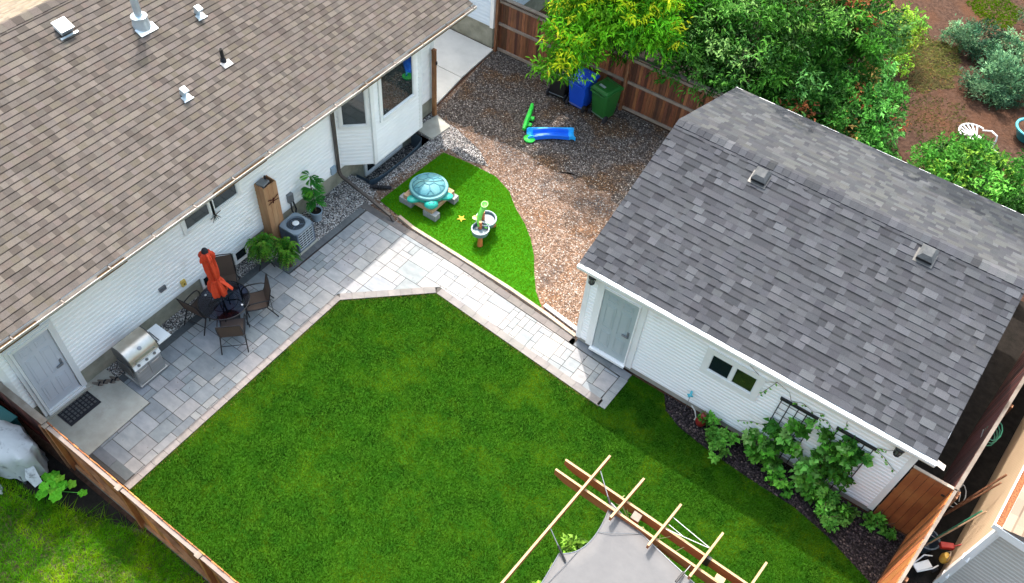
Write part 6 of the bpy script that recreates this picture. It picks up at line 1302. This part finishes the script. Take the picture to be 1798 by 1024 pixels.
tag(obj('coiled_cable', MB().tube(pts, .010, 5).tube([(3.5, 13.0, 1.7), (3.7, 12.9, 1.0), (3.85, 12.6, .3), (3.6, 12.1, .1), (3.7, 11.6, .12)], .009, 5), M['cable'], smooth=True), 'loose loops of pale cable hanging in the passage behind the gate', 'cable')
tag(obj('garden_hose', MB().tube([(3.72+.13*math.cos(a*.6), 13.2+.25*math.sin(a*.6), 1.3+.01*a) for a in range(36)], .013, 6), M['hose'], smooth=True), 'green garden hose coiled on the passage side of the fence', 'hose')
tag(obj('paving_plank', MB().box(3.15, 3.45, 7.6, 9.55, .0, .05), M['strip']), 'pale concrete strip at the bottom of the passage beside the fence', 'kerb')
# scattered real stones on the gravel and pebbles
def stones(name, poly, dens, s0, s1, cols, z, seed, label):
    rg = np.random.default_rng(seed); a = np.array(poly); x0, y0 = a.min(0); x1, y1 = a.max(0); n = int((x1-x0)*(y1-y0)*dens); x = rg.uniform(x0, x1, n); y = rg.uniform(y0, y1, n); ok = inside(x, y, poly); x, y = x[ok], y[ok]; n = len(x)
    base = np.array([(1, 0, 0), (0, 1, 0), (-1, 0, 0), (0, -1, 0), (0, 0, .7), (0, 0, -.7)], float); F = np.array([(0, 1, 4), (1, 2, 4), (2, 3, 4), (3, 0, 4)])
    s = rg.uniform(s0, s1, n)[:, None, None]; an = rg.uniform(0, 6.28, n); R2 = np.zeros((n, 3, 3)); R2[:, 0, 0] = np.cos(an); R2[:, 0, 1] = -np.sin(an); R2[:, 1, 0] = np.sin(an); R2[:, 1, 1] = np.cos(an); R2[:, 2, 2] = 1
    v = base[None]*rg.uniform(.6, 1.2, (n, 6, 1))*s; v = np.einsum('nij,nkj->nki', R2, v*np.array([1, .72, .8])); v[:, :, 0] += x[:, None]; v[:, :, 1] += y[:, None]; v[:, :, 2] += z+s[:, :, 0]*.2
    me = bpy.data.meshes.new(name); me.vertices.add(6*n); me.vertices.foreach_set('co', v.astype(np.float32).ravel()); idx = (np.arange(n)*6)[:, None, None]+F; me.loops.add(12*n); me.loops.foreach_set('vertex_index', idx.ravel().astype(np.int32))
    me.polygons.add(4*n); me.polygons.foreach_set('loop_start', (np.arange(4*n)*3).astype(np.int32)); me.polygons.foreach_set('loop_total', np.full(4*n, 3, np.int32))
    c = np.array(cols)[rg.integers(0, len(cols), n)]*rg.uniform(.8, 1.15, (n, 1)); arr = np.ones((n, 12, 4), np.float32); arr[:, :, :3] = c[:, None, :]; at = me.color_attributes.new('tab', 'FLOAT_COLOR', 'CORNER'); at.data.foreach_set('color', arr.ravel())
    me.materials.append(bpy.data.materials.get('stone') or mat('stone', (1, 1, 1), .85, attr=True)); me.update(); return stuff(name, me, None, label, 'gravel')
PBC = [(.50, .475, .45), (.36, .335, .32), (.22, .205, .20), (.10, .097, .097), (.62, .60, .58), (.04, .04, .045), (.32, .26, .22)]
stones('pebbles', [(-12.4, 4.05), (-11.97, 4.05), (-11.93, 8.42), (-11.40, 8.55), (-11.2, 11.4), (-11.5, 11.95), (-12.4, 11.95)], 1500, .012, .028, PBC, .008, 91, 'mixed pebbles along the house foundation')
stones('bay_stones', [(-11.6, 11.9), (-11.3, 12.2), (-11.1, 13.2), (-11.1, 14.4), (-10.4, 14.4), (-9.9, 14.6), (-11.3, 15.2), (-12.3, 15.3), (-12.3, 14.4), (-11.6, 14.4)], 900, .012, .026, PBC, .008, 92, 'mixed pebbles around the bay window well')
GY = [(-10.9, 14.35), (-9.3, 14.4), (-8.1, 13.75), (-7.2, 13.1), (-6.5, 12.2), (-5.8, 11.45), (-4.8, 11.25), (-4.75, 18.8), (-12.5, 18.8), (-12.1, 15.5)]
stones('dark_gravel_stones', [(-12.1, 15.6), (-9.9, 15.8), (-4.8, 15.8), (-4.75, 18.8), (-12.5, 18.8)], 170, .008, .020, [(.12, .10, .09), (.06, .05, .045), (.45, .42, .40), (.2, .15, .11), (.09, .06, .04)], .0, 94, 'loose stones scattered across the dark gravel by the fence')
GY = GY[:-2] + [(-4.8, 15.4), (-9.9, 15.6), (-11.9, 15.3)]; GY = [p for p in GY if p[1] < 16]
stones('patio_debris', [(-11.7, 2.8), (-9.8, 2.8), (-9.8, 8.6), (-8.1, 10.4), (-3.4, 10.1), (-3.3, 10.7), (-8.1, 11), (-11.1, 11.1), (-11.1, 8.5), (-11.7, 8.4)], 5, .008, .022, [(.05, .045, .04), (.10, .08, .05), (.16, .12, .07)], .024, 95, 'tiny dark leaf scraps scattered on the pavers')
stones('gravel_stones', GY, 260, .010, .024, [(.27, .235, .215), (.20, .145, .12), (.14, .10, .085), (.08, .068, .066), (.38, .36, .345)], .0, 93, 'loose stones scattered across the gravel yard')
